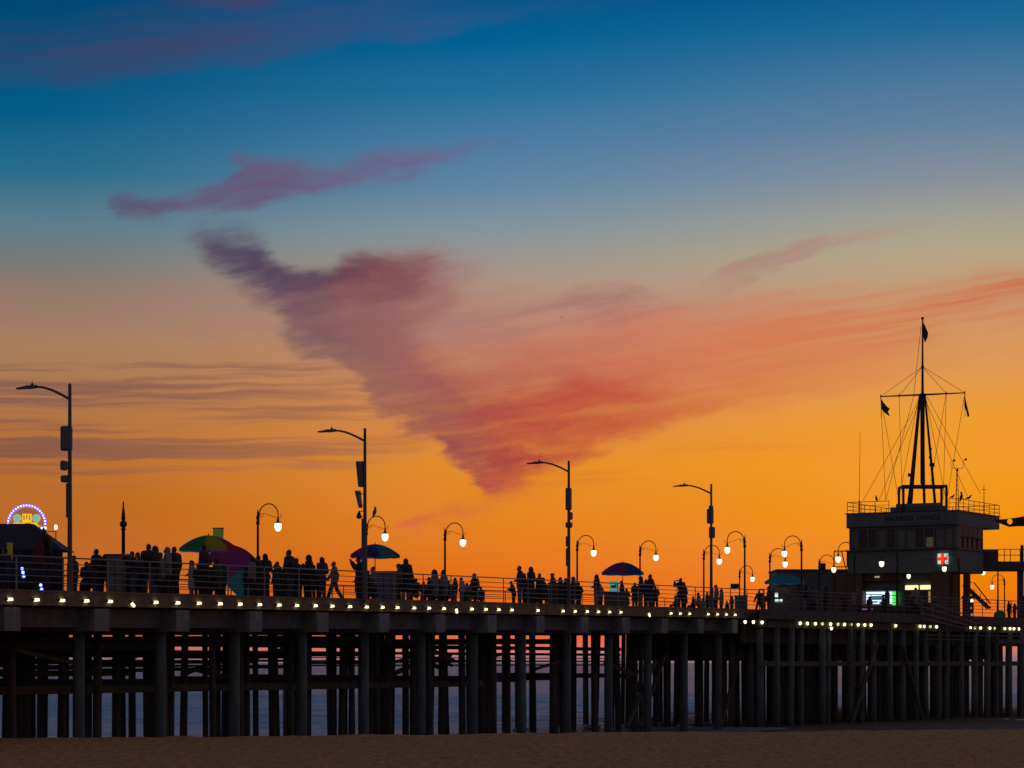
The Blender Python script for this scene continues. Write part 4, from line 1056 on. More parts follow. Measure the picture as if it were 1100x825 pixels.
for dx_, py_ in ((-3,494.5),(9.5,493.5),(.5,505)):
    m = MB(); m.ball((dx_/s2,0,ZY(p,py_)), (.08,.08,.09), 8, 6); m.cyl((dx_/s2-.18,0,ZY(p,py_)),(dx_/s2+.1,0,ZY(p,py_)),.014,n=5); m.build('wind_cup', M['black'], t)
t, s2, p = roof_thing('cross_antenna', 'short cross shaped antenna at the right of the office roof', 'antenna', 1057, 4.6)
m = MB(); zt = ZY(p,521); m.cyl((0,0,0),(0,0,zt),.035,.02,n=6); m.cyl((-.2,0,ZY(p,526)),(.2,0,ZY(p,526)),.018,n=5); m.cyl((0,-.15,ZY(p,530)),(0,.15,ZY(p,530)),.018,n=5); m.build('antenna', M['black'], t)

# birds ---------------------------------------------------------------------
def bird(label, p, s=1.0, rz=0.0, group='birds resting on the pier', up=0.0, wings=False, pitch=0.0):
    t = thing('seabird', label, 'bird', p, rz, group)
    m = MB()
    if wings:
        m.ball((0,0,0), (.2,.07,.06), 10, 6)
        for s_ in (-1,1): m.hexa([(-.06,s_*.05,-.01),(.08,s_*.05,-.01),(.02,s_*.62,.12),(-.05,s_*.62,.12),(-.06,s_*.05,.02),(.08,s_*.05,.02),(.02,s_*.62,.135),(-.05,s_*.62,.135)])
    else:
        c = math.cos(up)
        path = [(-.30,0,.08+.0),(-.17,0,.13),(-.04,0,.17+.05*up),(.09,0,.22+.10*up),(.14,0,.30+.08*up),(.165,0,.36+.08*up),(.20,0,.365+.08*up),(.245,0,.355+.08*up),(.29,0,.345+.08*up)]
        m.tube(path, [.015,.06,.095,.085,.055,.052,.042,.016,.006], 10)
    m.build('body', M['bird'], t, smooth=True)
    if not wings:
        m = MB(); m.cyl((-.0,.03,0),(0,.03,.12),.01,n=5); m.cyl((0,-.03,0),(0,-.03,.12),.01,n=5); m.build('legs', M['black'], t)
    t.scale = (s,)*3; t.rotation_euler = (0,-pitch,rz)
    return t
x, y, dz = lamp_pos(393.5, 577)
bird('dark gull perched on the arch of the lamp by the tilted-panel street light', (x+.56*math.cos(a_r), y+.56*math.sin(a_r), dz+4.36+.53+.03), 1.0, 1.1, up=.3, pitch=.55)
def on_rail(px, yl, label, **k):
    x = fx(px, yl); p = O_ + Vector((ca*x - sa*yl, sa*x + ca*yl, H1+.87)); return bird(label, p, **k)
p = O_ + Vector((ca*.05 - sa*1.1, sa*.05 + ca*1.1, H1+.87)); bird('upright seabird on the office roof rail, larger of two side by side', p, 1.15, .2, up=.5, pitch=.8)
p = O_ + Vector((ca*.05 - sa*2.1, sa*.05 + ca*2.1, H1+.87)); bird('small seabird bending low on the office roof rail', p, .9, .1)
on_rail(1023, 0, 'small bird on the office roof rail just right of the stepped parapet', s=.75, rz=.3)
on_rail(941, 0, 'bird on the left part of the office roof rail', s=.9, rz=1.9, up=.3, pitch=.4)
bird('tiny bird flying in the open sky above the pink cloud', PX(603,341,150), .3, .6, None, wings=True)

# low building, sign frame, footbridge, stairs, kiosk --------------------------
t = thing('low_building', 'long low dark building left of the harbour office', 'building', (*PX(835,640,188).xy, PZ))
sc = 188/F; wd = 78*sc; hh = EYE + (HOR-612.5)*sc - PZ
lowm = mat('low_building_wall', (.13,.15,.155), .8, var=.2, scale=2)
m = MB(); m.box((wd/2,3,hh/2),(wd,6,hh)); m.build('wall', lowm, t)
m = MB(); m.box((wd/2,3,hh+.035),(wd+.2,6.2,.07)); m.build('roof', M['dark_trim'], t)
m = MB(); m.box((51*sc,1.2,hh+.32),(5.5*sc,.5,.5)); m.build('roof_vent', M['dark_trim'], t)
for px_ in (848, 866):
    m = MB(); m.box(((px_-835)*sc,-.02,1.2),(.9,.05,1.1)); m.build('window', M['glass'], t)
m = MB(); m.box((wd-13*sc,-.03,hh/2+.2),(10*sc,.05,hh-.4)); m.build('blank_panel', M['brown_wall'], t)
p = PX(896,600,176); t = thing('sign_frame', 'empty dark rectangular frame standing at the left corner of the office', 'frame', (p.x,p.y,PZ))
sc = 176/F; z0 = EYE+(HOR-609)*sc-PZ; z1 = EYE+(HOR-592)*sc-PZ
m = MB()
for a_, b_ in (((0,z0),(14*sc,z0)),((14*sc,z0),(14*sc,z1)),((14*sc,z1),(0,z1)),((0,z1),(0,z0)),((12*sc,z0),(8*sc,z1)),((13*sc,0),(13*sc,z0))): m.bar((a_[0],0,a_[1]),(b_[0],0,b_[1]),.07,.07)
m.build('frame', M['black'], t)
sc = 178/F; p = PX(1056,613,178); t = thing('footbridge', 'dark raised footbridge running right from the office upper floor', 'bridge', (p.x,p.y,PZ))
zb = EYE+(HOR-613)*sc-PZ; zt = EYE+(HOR-603)*sc-PZ; zr_ = EYE+(HOR-590)*sc-PZ; ln = 75*sc
m = MB(); m.box((ln/2-.1,.9,(zb+zt)/2),(ln,1.8,zt-zb)); m.build('beam', M['wall_side'], t)
m = MB(); m.box((8*sc,.05,(zt+zr_)/2),(17*sc,.06,zr_-zt)); m.build('side_panel', M['wall_side'], t)
m = MB()
for z in (zr_, zr_-.42): m.bar((16*sc,.03,z),(ln,.03,z),.05,.05)
for px_ in (1079,1085.5,1096,1108): m.bar(((px_-1056)*sc,.03,zt),((px_-1056)*sc,.03,zr_),.045,.045)
m.box((42*sc,.03,(zt+zr_)/2+.15),(.22,.06,zr_-zt+.3)); m.build('railing', M['lamp_iron'], t)
m = MB(); m.box((42.5*sc,.8,zb/2),(.4,.4,zb-.004)); m.build('column', M['wall_side'], t)
m = MB(); m.box((55*sc,.7,zb*.25),(20*sc,.05,zb*.5)); m.build('lower_panel', M['brown_wall'], t)
sc = 180/F; p = PX(1040,650,180); t = thing('staircase', 'steep dark stair with a handrail under the footbridge', 'stairs', (p.x,p.y,PZ))
zs = [EYE+(HOR-v)*sc-PZ for v in (628,650)]
m = MB(); m.bar((-3*sc,0,zs[0]),(24*sc,0,zs[1]-.25),.06,.16); m.bar((-3*sc,1.0,zs[0]),(24*sc,1.0,zs[1]-.25),.06,.16); m.build('stringer', M['lamp_iron'], t)
m = MB()
for i in range(9):
    u = (i+.5)/9; m.box((-3*sc+27*sc*u,.5,zs[0]+(zs[1]-.25-zs[0])*u),(.25,.94,.04))
m.build('treads', M['lamp_iron'], t)
m = MB(); up_ = 7*sc; m.bar((-3*sc,0,zs[0]+up_-.1),(4*sc,0,zs[0]+up_-.35),.05,.06); m.bar((6*sc,0,zs[0]+up_-.3),(24*sc,0,zs[1]-.2+.3),.06,.08)
for u in (.1,.35,.6,.85): m.bar((-3*sc+27*sc*u,0,zs[0]+(zs[1]-zs[0])*u-.2),(-3*sc+27*sc*u,0,zs[0]+(zs[1]-zs[0])*u+up_-.25),.04,.04)
m.build('handrail', M['lamp_iron'], t)
p = PX(1041,655,176); sc = 176/F; t = thing('bright_kiosk', 'small kiosk with a glowing white front beside the office', 'kiosk', (p.x,p.y,PZ))
h_ = EYE+(HOR-643)*sc-PZ
m = MB(); m.box((0,.4,h_/2),(10*sc,.8,h_)); m.build('body', M['wall_side'], t)
m = MB(); m.box((0,.4,h_+.1),(11.5*sc,.95,.2)); m.build('roof', M['dark_trim'], t)
m = MB(); m.box((0,-.015,h_-.13),(9*sc,.03,.26)); m.build('light_panel', em('kiosk_light',(.9,.85,.75),(1,.86,.66),1.6), t)
m = MB()
for (a_, b_) in ((-.22,.42),(.1,.55),(.2,.25),(-.08,.2)): m.box((a_,-.02,h_*b_+.25*0),(.16,.03,.14))
m.build('poster', em('kiosk_poster',(.7,.45,.35),(.7,.4,.3),.5), t)
p = PX(1074,668,168); t = thing('green_tarp', 'low rounded green cover behind the rail under the footbridge', 'cover', (p.x,p.y,PZ))
m = MB(); m.ball((0,0,.18),(.42,.4,.34),14,8); m.build('cloth', CR['green'], t, smooth=True)
p = PX(1090,560,150); t = thing('arrow_board', 'dark pointed board with a round hole, jutting in from the right edge', 'sign', p)
sc = 150/F; m = MB()
up_ = [(-21,-2),(-10,-2.4),(2,-4),(12,-6),(60,-8)]; dn = [(60,6),(20,5.5),(4,5.2),(-5,6),(-12,3.6),(-21,-.2)]
hole = [(-5+3.1*math.cos(2*math.pi*i/20), .2+3.1*math.sin(2*math.pi*i/20)) for i in range(20)]
bm = bmesh.new()
def loop(pts):
    v_ = [bm.verts.new((x*sc,0,-y*sc)) for x,y in pts]; return [bm.edges.new((v_[i], v_[(i+1)%len(v_)])) for i in range(len(v_))]
es = loop(up_+dn) + loop(hole)
bmesh.ops.triangle_fill(bm, edges=es, use_beauty=True)
r_ = bmesh.ops.extrude_face_region(bm, geom=bm.faces[:]); bmesh.ops.translate(bm, vec=(0,.12,0), verts=[v for v in r_['geom'] if isinstance(v, bmesh.types.BMVert)])
bmesh.ops.recalc_face_normals(bm, faces=bm.faces)
me = bpy.data.meshes.new('board'); bm.to_mesh(me); bm.free(); me.materials.append(M['dark_trim'])
o = bpy.data.objects.new('board', me); COL.objects.link(o); o.parent = t
m = MB(); m.cyl((52*sc,.06,4*sc),(52*sc,.06,PZ-p.z),.12); m.build('post', M['black'], t)
# dark plate on the small far lamp
x, y, dz = lamp_pos(794.5, 622); p = PX(790.5, 629.5, y-.2)
t = thing('street_sign', 'dark blank plate hanging left of the small far lamp pole', 'sign', p); sc = y/F
m = MB(); m.box((-.1,0,0),(9*sc,.04,5*sc)); m.build('plate', M['dark_trim'], t); m = MB(); m.cyl((3.5*sc,0,.1),(4.4*sc,.1,.1),.03); m.build('bracket', M['black'], t)
# green-lit food stand in front of the platform end
p = PX(838,655,152); t = thing('food_stand', 'small green lit food stand under the teal umbrella', 'stall', (p.x,p.y,PZ)); sc = 152/F
m = MB(); m.box((0,.3,.45),(20*sc,.6,.9)); m.build('counter', M['device'], t)
m = MB(); m.box((-1.5*sc,-.02,.78),(8*sc,.03,.16)); m.box((-4*sc,-.02,1.12),(3.4*sc,.03,.26)); m.build('lit_board', em('stand_light',(.6,.8,.65),(.6,.85,.66),1.1), t)
m = MB(); m.cyl((-6*sc,.2,.9),(-6*sc,.2,1.5),.03); m.cyl((-2.5*sc,.02,.86),(-2.5*sc,.02,1.1),.02); m.build('stand', M['black'], t)
stall_box('stall_counter', 'dark slatted counter behind the platform rail, right of the food stand', 'stall', 856, -.0+1.0, 20, 641, M['device'], splits=3) if False else None
p = PX(856,657,157); t = thing('stall_counter', 'dark slatted counter behind the platform rail, right of the food stand', 'stall', (p.x,p.y,PZ)); sc = 157/F
m = MB(); m.box((0,.3,.5),(21*sc,.6,1.0)); m.build('body', M['device'], t)
for k in range(4):
    m = MB(); m.box((0,-.015,.15+.23*k),(21*sc,.03,.1)); m.build('slat', M['pole'], t)
# ------------------------------------------------------------------ people
def voxel(mb, name, mm, parent, vox, smooth_it=3):
    me = bpy.data.meshes.new('tmp'); me.from_pydata(mb.v, [], mb.f); me.update()
    o = bpy.data.objects.new('tmp', me); COL.objects.link(o)
    r = o.modifiers.new('r', 'REMESH'); r.mode = 'VOXEL'; r.voxel_size = vox; r.use_smooth_shade = True
    s = o.modifiers.new('s', 'SMOOTH'); s.factor = .5; s.iterations = smooth_it
    dg = bpy.context.evaluated_depsgraph_get(); m2 = bpy.data.meshes.new_from_object(o.evaluated_get(dg))
    bpy.data.objects.remove(o); bpy.data.meshes.remove(me)
    m2.materials.clear(); m2.materials.append(mm); m2.name = name
    o = bpy.data.objects.new(name, m2); COL.objects.link(o); o.parent = parent
    return o
def caps(mb, pts, rs, n=10):
    for i in range(len(pts)):
        mb.ball(pts[i], rs[i], n, 8)
        if i: mb.cyl(pts[i-1], pts[i], rs[i-1], rs[i], n)
hairm = mat('hair_dark', (.018,.013,.01), .6, var=.2)
CL = {k: mat('cloth_'+k, tuple(v*1.7 for v in c), .85, var=.2, scale=12) for k, c in dict(black=(.018,.018,.022), navy=(.025,.03,.055), grey=(.12,.125,.135), pale=(.24,.25,.27), brown=(.06,.04,.03), maroon=(.08,.018,.02), denim=(.04,.055,.09), green=(.025,.05,.03), purple=(.05,.025,.08)).items()}
def person(pose):
    t = thing('person', 'x', 'person')
    sit = pose.get('sit'); lean = pose.get('lean', 0.0); wide = pose.get('wide', 1.0)*1.08; turn = pose.get('turn', 0.0)
    hz_ = .50 if sit else .93
    def tor(x, y, z):      # torso point: z above the hip, leaning forward (+y)
        return Vector((x*wide, y + math.sin(lean)*z, hz_ + math.cos(lean)*z))
    sh = [tor(s*.185, 0, .52) for s in (-1,1)]; hip = [tor(s*.095, 0, 0) for s in (-1,1)]
    neck = tor(0, -.01, .57); hc = tor(0, .035, .72) + Vector((pose.get('tilt',0.0)*.06, .02*lean, 0))
    # arms given as (elbow, wrist) offsets from the shoulder
    arms = []
    for i, s in enumerate((-1,1)):
        e, w = pose['arms'][i]; arms.append((sh[i] + Vector((e[0]*s,e[1],e[2])), sh[i] + Vector((w[0]*s,w[1],w[2]))))
    legs = []
    for i, s in enumerate((-1,1)):
        if sit: k = hip[i] + Vector((s*.04,.42,.02)); a = k + Vector((s*.01,.05,-.43))
        else:
            st = pose.get('stride', (0,0))[i]; k = hip[i] + Vector((s*.015, .18*st+.02, -.43+.02*abs(st))); a = Vector((hip[i].x + s*.03, hip[i].y + .36*st - (.08 if st < 0 else 0), .085 + (.05 if st < 0 else 0)))
        legs.append((k, a))
    B = MB()
    caps(B, [tor(0,0,-.02), tor(0,0,.14), tor(0,.0,.34), tor(0,-.01,.47)], [(.15*wide,.105,.12),(.135*wide,.095,.12),(.155*wide,.11,.13),(.15*wide,.09,.09)] if False else [.12,.115,.125,.105], 12)
    for s in (-1,1): B.ball(tor(s*.085,0,.0), (.095*wide,.11,.12)); B.ball(tor(s*.09,0,.38), (.10*wide,.11,.15))
    caps(B, [sh[0], tor(0,-.01,.52), sh[1]], [.062,.09,.062])
    caps(B, [neck - Vector((0,0,.06)), neck + Vector((0,.012,.08))], [.058,.052])
    B.ball(hc, (.076,.096,.115), 16, 12); B.ball(hc + Vector((0,.045,-.065)), (.052,.05,.05))          # skull, jaw
    B.ball(hc + Vector((0,.10,-.012)), (.014,.022,.026), 8, 6); B.ball(hc + Vector((0,.085,-.058)), (.026,.014,.010), 8, 6)   # nose, mouth
    for s in (-1,1):
        B.ball(hc + Vector((s*.076,-.005,-.01)), (.012,.022,.032), 8, 6); B.ball(hc + Vector((s*.03,.084,.018)), (.017,.012,.011), 8, 6)   # ears, eyes
        i = 0 if s < 0 else 1
        e, w = arms[i]; caps(B, [sh[i], e, w], [.056,.043,.031])
        d = (w-e).normalized(); side = d.cross(Vector((0,1,.01))).normalized(); nrm = side.cross(d)
        B.tube([w, w+d*.05, w+d*.09], [.03,.04,.037], 8)
        for f, (o_, l_) in enumerate(((-.027,.066),(-.009,.078),(.009,.073),(.027,.056))):
            b0 = w + d*.085 + side*o_; caps(B, [b0, b0+d*l_*.55+nrm*.008, b0+d*l_+nrm*.028], [.0105,.0098,.009], 6)
        b0 = w + d*.03 + side*.032*(1 if s < 0 else -1); caps(B, [b0, b0+d*.04+side*.022*(1 if s < 0 else -1), b0+d*.075+side*.02*(1 if s < 0 else -1)], [.012,.0115,.0095], 6)
        k, a = legs[i]; caps(B, [hip[i], (hip[i]+k)/2, k, (k*.6+a*.4), a], [.088,.077,.056,.052,.037])
        B.ball(a + Vector((0,.06,-.045)), (.04,.11,.035))
    voxel(B, 'body', M['skin_a'], t, .0125, 2)
    # clothes
    J = MB(); g = .034
    caps(J, [tor(0,0,-.06), tor(0,0,.14), tor(0,0,.34), tor(0,-.01,.48)], [.125+g,.12+g,.13+g,.11+g], 12)
    for s in (-1,1): J.ball(tor(s*.09,0,-.02), (.10*wide+g,.11+g,.13)); J.ball(tor(s*.095,0,.38), (.11*wide+g,.11+g,.15+g))
    caps(J, [sh[0], tor(0,-.02,.535), sh[1]], [.066+g,.085+g,.066+g])
    for i in range(2):
        e, w = arms[i]; caps(J, [sh[i], e, e.lerp(w,.9)], [.062+g,.05+g,.036+g])
    if pose.get('coat'): 
        for s in (-1,1): caps(J, [tor(s*.09,0,0), tor(s*.10,-.01,-.34)], [.12+g,.13+g])
    if pose.get('hood'): J.ball(hc + Vector((0,-.03,.012)), (.108,.115,.145), 14, 10); J.ball(neck + Vector((0,-.02,.03)), .115)
    if pose.get('pack'): J2 = MB(); J2.ball(tor(0,-.2,.32), (.15,.09,.22)); J2.box(tor(0,-.2,.22), (.27,.15,.26)); voxel(J2, 'backpack', CL['black'], t, .02)
    voxel(J, 'jacket', CL['black'], t, .018, 3)
    T = MB(); tg = .026
    for i in range(2):
        k, a = legs[i]; caps(T, [tor((i*2-1)*.08,0,-.04), hip[i], (hip[i]+k)/2, k, k.lerp(a,.5), k.lerp(a,.93)], [.10+tg,.095+tg,.082+tg,.062+tg,.058+tg,.056+tg])
    if pose.get('skirt'): T.lathe([(.17,0),(.2,-.25),(.26,-.62),(.24,-.63)], c=tuple(tor(0,0,.0)), n=16)
    voxel(T, 'skirt' if pose.get('skirt') else 'trousers', CL['denim'], t, .018, 3)
    for i in range(2):
        a = legs[i][1]; S = MB(); S.ball(a + Vector((0,.05,-.045)), (.05,.13,.042)); S.box(a + Vector((0,.05,-.075)), (.085,.25,.02)); S.ball(a+Vector((0,-.02,-.01)), (.05,.055,.05)); voxel(S, 'shoe', CL['black'], t, .014, 1)
    if not pose.get('hood'):
        Hm = MB(); Hm.ball(hc + Vector((0,-.016,.022)), (.086,.098,.112), 14, 10)
        if pose.get('hair') == 'long':
            caps(Hm, [hc + Vector((0,-.05,.02)), hc + Vector((0,-.075,-.12)), hc + Vector((0,-.10,-.27))], [.095,.09,.075])
            for s in (-1,1): caps(Hm, [hc + Vector((s*.06,-.02,.02)), hc + Vector((s*.075,-.03,-.15))], [.045,.04])
        if pose.get('hair') == 'bun': Hm.ball(hc + Vector((0,-.08,.10)), .05)
        if pose.get('hat'):
            voxel(Hm, 'hair', hairm, t, .014, 2); Hm = MB(); Hm.ball(hc + Vector((0,-.005,.06)), (.093,.106,.085)); Hm.box(hc + Vector((0,.13,.055)), (.13,.1,.018)); voxel(Hm, 'cap', CL['black'], t, .014, 2)
        else: voxel(Hm, 'hair', hairm, t, .014, 2)
    if pose.get('phone'):
        m = MB(); c = (arms[0][1]+arms[1][1])/2 + Vector((0,.03,.09)); m.box(c, (.15,.012,.075)); m.build('phone', M['black'], t)
    return t
dn_ = ((.05,-.02,-.29),(.06,.06,-.54)); fwd = ((.07,-.02,-.28),(-.07,.16,-.33)); hipp = ((.16,-.04,-.24),(.02,.08,-.42)); up_ = ((.12,.16,-.12),(.0,.30,.10)); rail_ = ((.10,.07,-.27),(-.05,.22,-.22))
raised = ((.16,.05,.18),(.22,.08,.44))
POSES = dict(
  man = dict(arms=(dn_,dn_)), broad = dict(arms=(hipp,hipp), wide=1.14), woman = dict(arms=(dn_,fwd), hair='long', wide=.88), coat = dict(arms=(fwd,fwd), hair='long', coat=True, wide=.95),
  hood = dict(arms=(fwd,fwd), hood=True, wide=1.1), lean = dict(arms=(rail_,rail_), lean=.22), phone = dict(arms=(up_,up_), phone=True), cap = dict(arms=(dn_,hipp), hat=True),
  walk = dict(arms=(((.05,.12,-.27),(.05,.28,-.48)),((.05,-.14,-.25),(.05,-.12,-.52))), stride=(.8,-.8)), sit = dict(arms=(fwd,fwd), sit=True), sitlong = dict(arms=(fwd,fwd), sit=True, hair='long', wide=.92),
  pack = dict(arms=(dn_,fwd), pack=True), wave = dict(arms=(raised,dn_), hair='long', wide=.9), skirt = dict(arms=(fwd,dn_), hair='bun', skirt=True, wide=.86))
protos = {}
TALL = {k: (1.30 if 'sit' in k else 1.765) for k in POSES}
def put(px, hy, pose, label, h=1.72, yaw=0.0, group=None, jacket='black', legs='denim', Y=None):
    hh = (h/1.72)*(1.30 if 'sit' in pose else 1.72)
    best = None
    if Y:
        q = PX(px, 0, Y); q.z = PZ; best = (0, q, EYE + (HOR-hy)*Y/F - PZ)
    else:
        w = .55
        while w < 11.3:
            q = SP(px, w); need = EYE + (HOR-hy)*q.y/F - q.z
            e = abs(need-hh)
            if best is None or e < best[0]: best = (e, q, need)
            w += .1
    _, q, need = best
    s = max(.55, min(1.15, need/TALL[pose]))
    rz = ROT + math.pi/2*1.0 - math.pi/2 + yaw
    if pose not in protos: o = person(POSES[pose]); protos[pose] = o; o.location = q; o.rotation_euler = (0,0,rz); o.scale = (s,)*3
    else: o = dup(protos[pose], q, rz, None, None, s)
    tag(o, label, 'person', group)
    for c in o.children:
        nm = c.name.split('.')[0]
        if nm in ('jacket','trousers','skirt'):
            c.material_slots[0].link = 'OBJECT'; c.material_slots[0].material = CL[jacket if nm == 'jacket' else legs]
    return o
G1 = 'people along the pier rail at the left'; G2 = 'people near the umbrellas'; G3 = 'people around the middle lamps'; G4 = 'people on the platform by the office'
PEOPLE = [
 (51,572.5,'wave','long-haired person in dark clothes with one hand raised beside the navy tent',1.85,.6,G1,'black','black'),
 (80,597,'man','dark figure half hidden behind the nearest street light pole',1.68,.3,G1,'navy','denim'),
 (6,589,'broad','dark figure at the left edge under the navy tent',1.7,.2,G1,'black','black'),
 (104,590,'broad','broad dark figure with elbows out, left of the pale stall panel',1.75,.1,G1,'black','denim'),
 (113,596,'hood','hooded dark figure pressed against the pale stall panel',1.65,-.6,G1,'black','black'),
 (137,596,'hood','short hooded figure at the foot of the spire-topped post',1.6,.8,G1,'brown','black'),
 (142.5,592.5,'phone','small figure in profile just right of the spire-topped post',1.62,.9,G1,'black','denim'),
 (153,593,'lean','person bent forward behind the navy jacketed group',1.6,.5,G1,'navy','black'),
 (160,584.5,'pack','tall person with a pack, tallest of the group right of the spire-topped post',1.82,-.5,G1,'navy','denim'),
 (167,586.5,'coat','long-haired person shoulder to shoulder with the tall one carrying a pack',1.72,.2,G1,'black','denim'),
 (173,594,'cap','shorter capped person in the gap between two close pairs',1.6,.1,G1,'grey','black'),
 (180,588.5,'hood','person in a pale grey hood left of the rainbow umbrella',1.72,.4,G1,'grey','black'),
 (187.5,587.5,'man','last person of the crowd before the rainbow umbrella starts',1.75,-.2,G1,'black','black'),
 (206,602,'coat','person in a light grey coat under the left edge of the rainbow umbrella',1.6,.4,G2,'pale','grey'),
 (219.5,583.5,'broad','big dark figure standing right under the rainbow umbrella',1.8,.2,G2,'black','black'),
 (233,601.5,'sit','seated vendor in dark clothes before the green pillar sign',1.75,.2,G2,'green','black'),
 (240,606,'hood','low hooded figure between the green pillar sign and the tipped umbrella',1.5,.2,G2,'green','black'),
 (271,598,'woman','long-haired person just left of the first arched lamp pole',1.65,.2,G2,'grey','black'),
 (278,597,'man','dark person directly in front of the first arched lamp pole',1.68,.2,G2,'black','black'),
 (285,595.5,'hood','hooded person just right of the first arched lamp pole',1.7,-.2,G2,'black','navy'),
 (302,603,'lean','shorter dark person leaning at the left shoulder of the broadest man',1.55,.3,G2,'black','black'),
 (311,590,'broad','broadest and tallest man of the rail group right of the first arched lamp',1.85,.1,G2,'black','denim'),
 (319,600,'cap','capped person close behind the right shoulder of the broadest man',1.6,.1,G2,'black','black'),
 (332,596,'coat','person in a long dark coat between the broad man and the slim one in purple',1.74,.2,G2,'black','black'),
 (346,598.5,'woman','slim long-haired person in purple at the right end of the rail group',1.7,-.3,G2,'purple','navy'),
 (359,603.5,'walk','slight figure walking alone with the sky on either side, left of the tilted-panel street light',1.55,.5,G2,'grey','green'),
 (386,598,'phone','person holding a phone up, half behind the tilted-panel street light',1.7,.6,G2,'black','black'),
 (391,606,'hood','hooded figure right at the foot of the tilted-panel street light',1.6,.2,G2,'black','black'),
 (401,609,'skirt','short person with a hair bun under the dark teal umbrella',1.55,.4,G2,'grey','black'),
 (436,600,'coat','person in a dark coat standing at the right end of the vendor cart',1.75,-.4,G2,'black','grey'),
 (429,606,'cap','capped vendor leaning behind the blue grey cart',1.6,.6,G2,'brown','black'),
 (467,604.5,'sitlong','larger of two people seated on the bench under the third arched lamp',1.75,.2,G3,'grey','black'),
 (477,613,'sit','smaller person seated on the bench right by the third arched lamp pole',1.5,.2,G3,'grey','black'),
 (489,621,'hood','small hooded child right of the third arched lamp',1.2,.1,G3,'black','grey'),
 (496,620.5,'cap','small child in a cap beside the hooded child',1.22,.1,G3,'pale','grey'),
 (510,617,'sit','person seated sideways at the left of the empty stretch of rail',1.5,1.0,G3,'black','green'),
 (517,631,'sit','crouching figure leaning against the sideways seated person',1.1,1.2,G3,'black','green'),
 (558.5,608,'pack','taller half of the standing couple, turned to the right',1.78,.5,G3,'navy','denim'),
 (552,624,'lean','figure bending behind the left side of the standing couple',1.4,.3,G3,'black','black'),
 (570.5,609,'woman','long-haired half of the standing couple',1.74,-.1,G3,'black','navy'),
 (584,621.5,'sit','seated figure just right of the standing couple',1.6,.2,G3,'black','denim'),
 (594,616,'cap','capped person left of the street light with stacked boxes',1.6,.2,G3,'maroon','black'),
 (602,620.5,'hood','hooded person right behind the dark crate cart',1.55,.2,G3,'black','black'),
 (608,621,'man','person whose head shows left of the stacked-box street light pole',1.55,.2,G3,'black','black'),
 (616,619.5,'coat','long-haired person between the stacked-box street light and the arched lamp beside it',1.6,.2,G3,'black','maroon'),
 (641,617.5,'hood','hooded person in dark clothes at the left tip of the purple umbrella',1.7,.1,G3,'black','grey'),
 (668,624,'broad','vendor in black standing behind the cart under the purple umbrella',1.6,.3,G3,'black','black'),
 (688.5,619,'woman','long-haired left one of the pair by the arched lamp at the purple umbrella',1.68,.2,G3,'black','grey'),
 (699,617,'broad','taller right one of the pair by the arched lamp at the purple umbrella',1.75,.1,G3,'black','denim'),
 (694,623,'hood','small hooded head between the pair by the arched lamp',1.5,.1,G3,'black','black'),
 (731.5,621,'phone','lone standing person with raised hands against the sky, left of the twin-box street light',1.74,-.5,G3,'black','black'),
 (735,627,'coat','companion half hidden behind the lone standing person',1.6,-.2,G3,'black','black'),
 (750.5,637,'sit','small seated figure at the foot of the lamp left of the twin-box street light',1.4,.2,G3,'grey','black'),
 (769.5,628.5,'cap','capped person just right of the twin-box street light',1.62,.2,G3,'grey','black'),
 (775,633,'hood','hooded person behind the capped one near the twin-box street light',1.65,.2,G3,'grey','black'),
 (781,646,'sit','seated figure low on the deck right of the capped person',1.3,.8,G3,'black','black'),
 (815.5,634.5,'walk','small figure walking with the sky on either side, left of the green lit stand',1.5,-.5,G4,'black','black'),
]
for a in PEOPLE: put(*a)

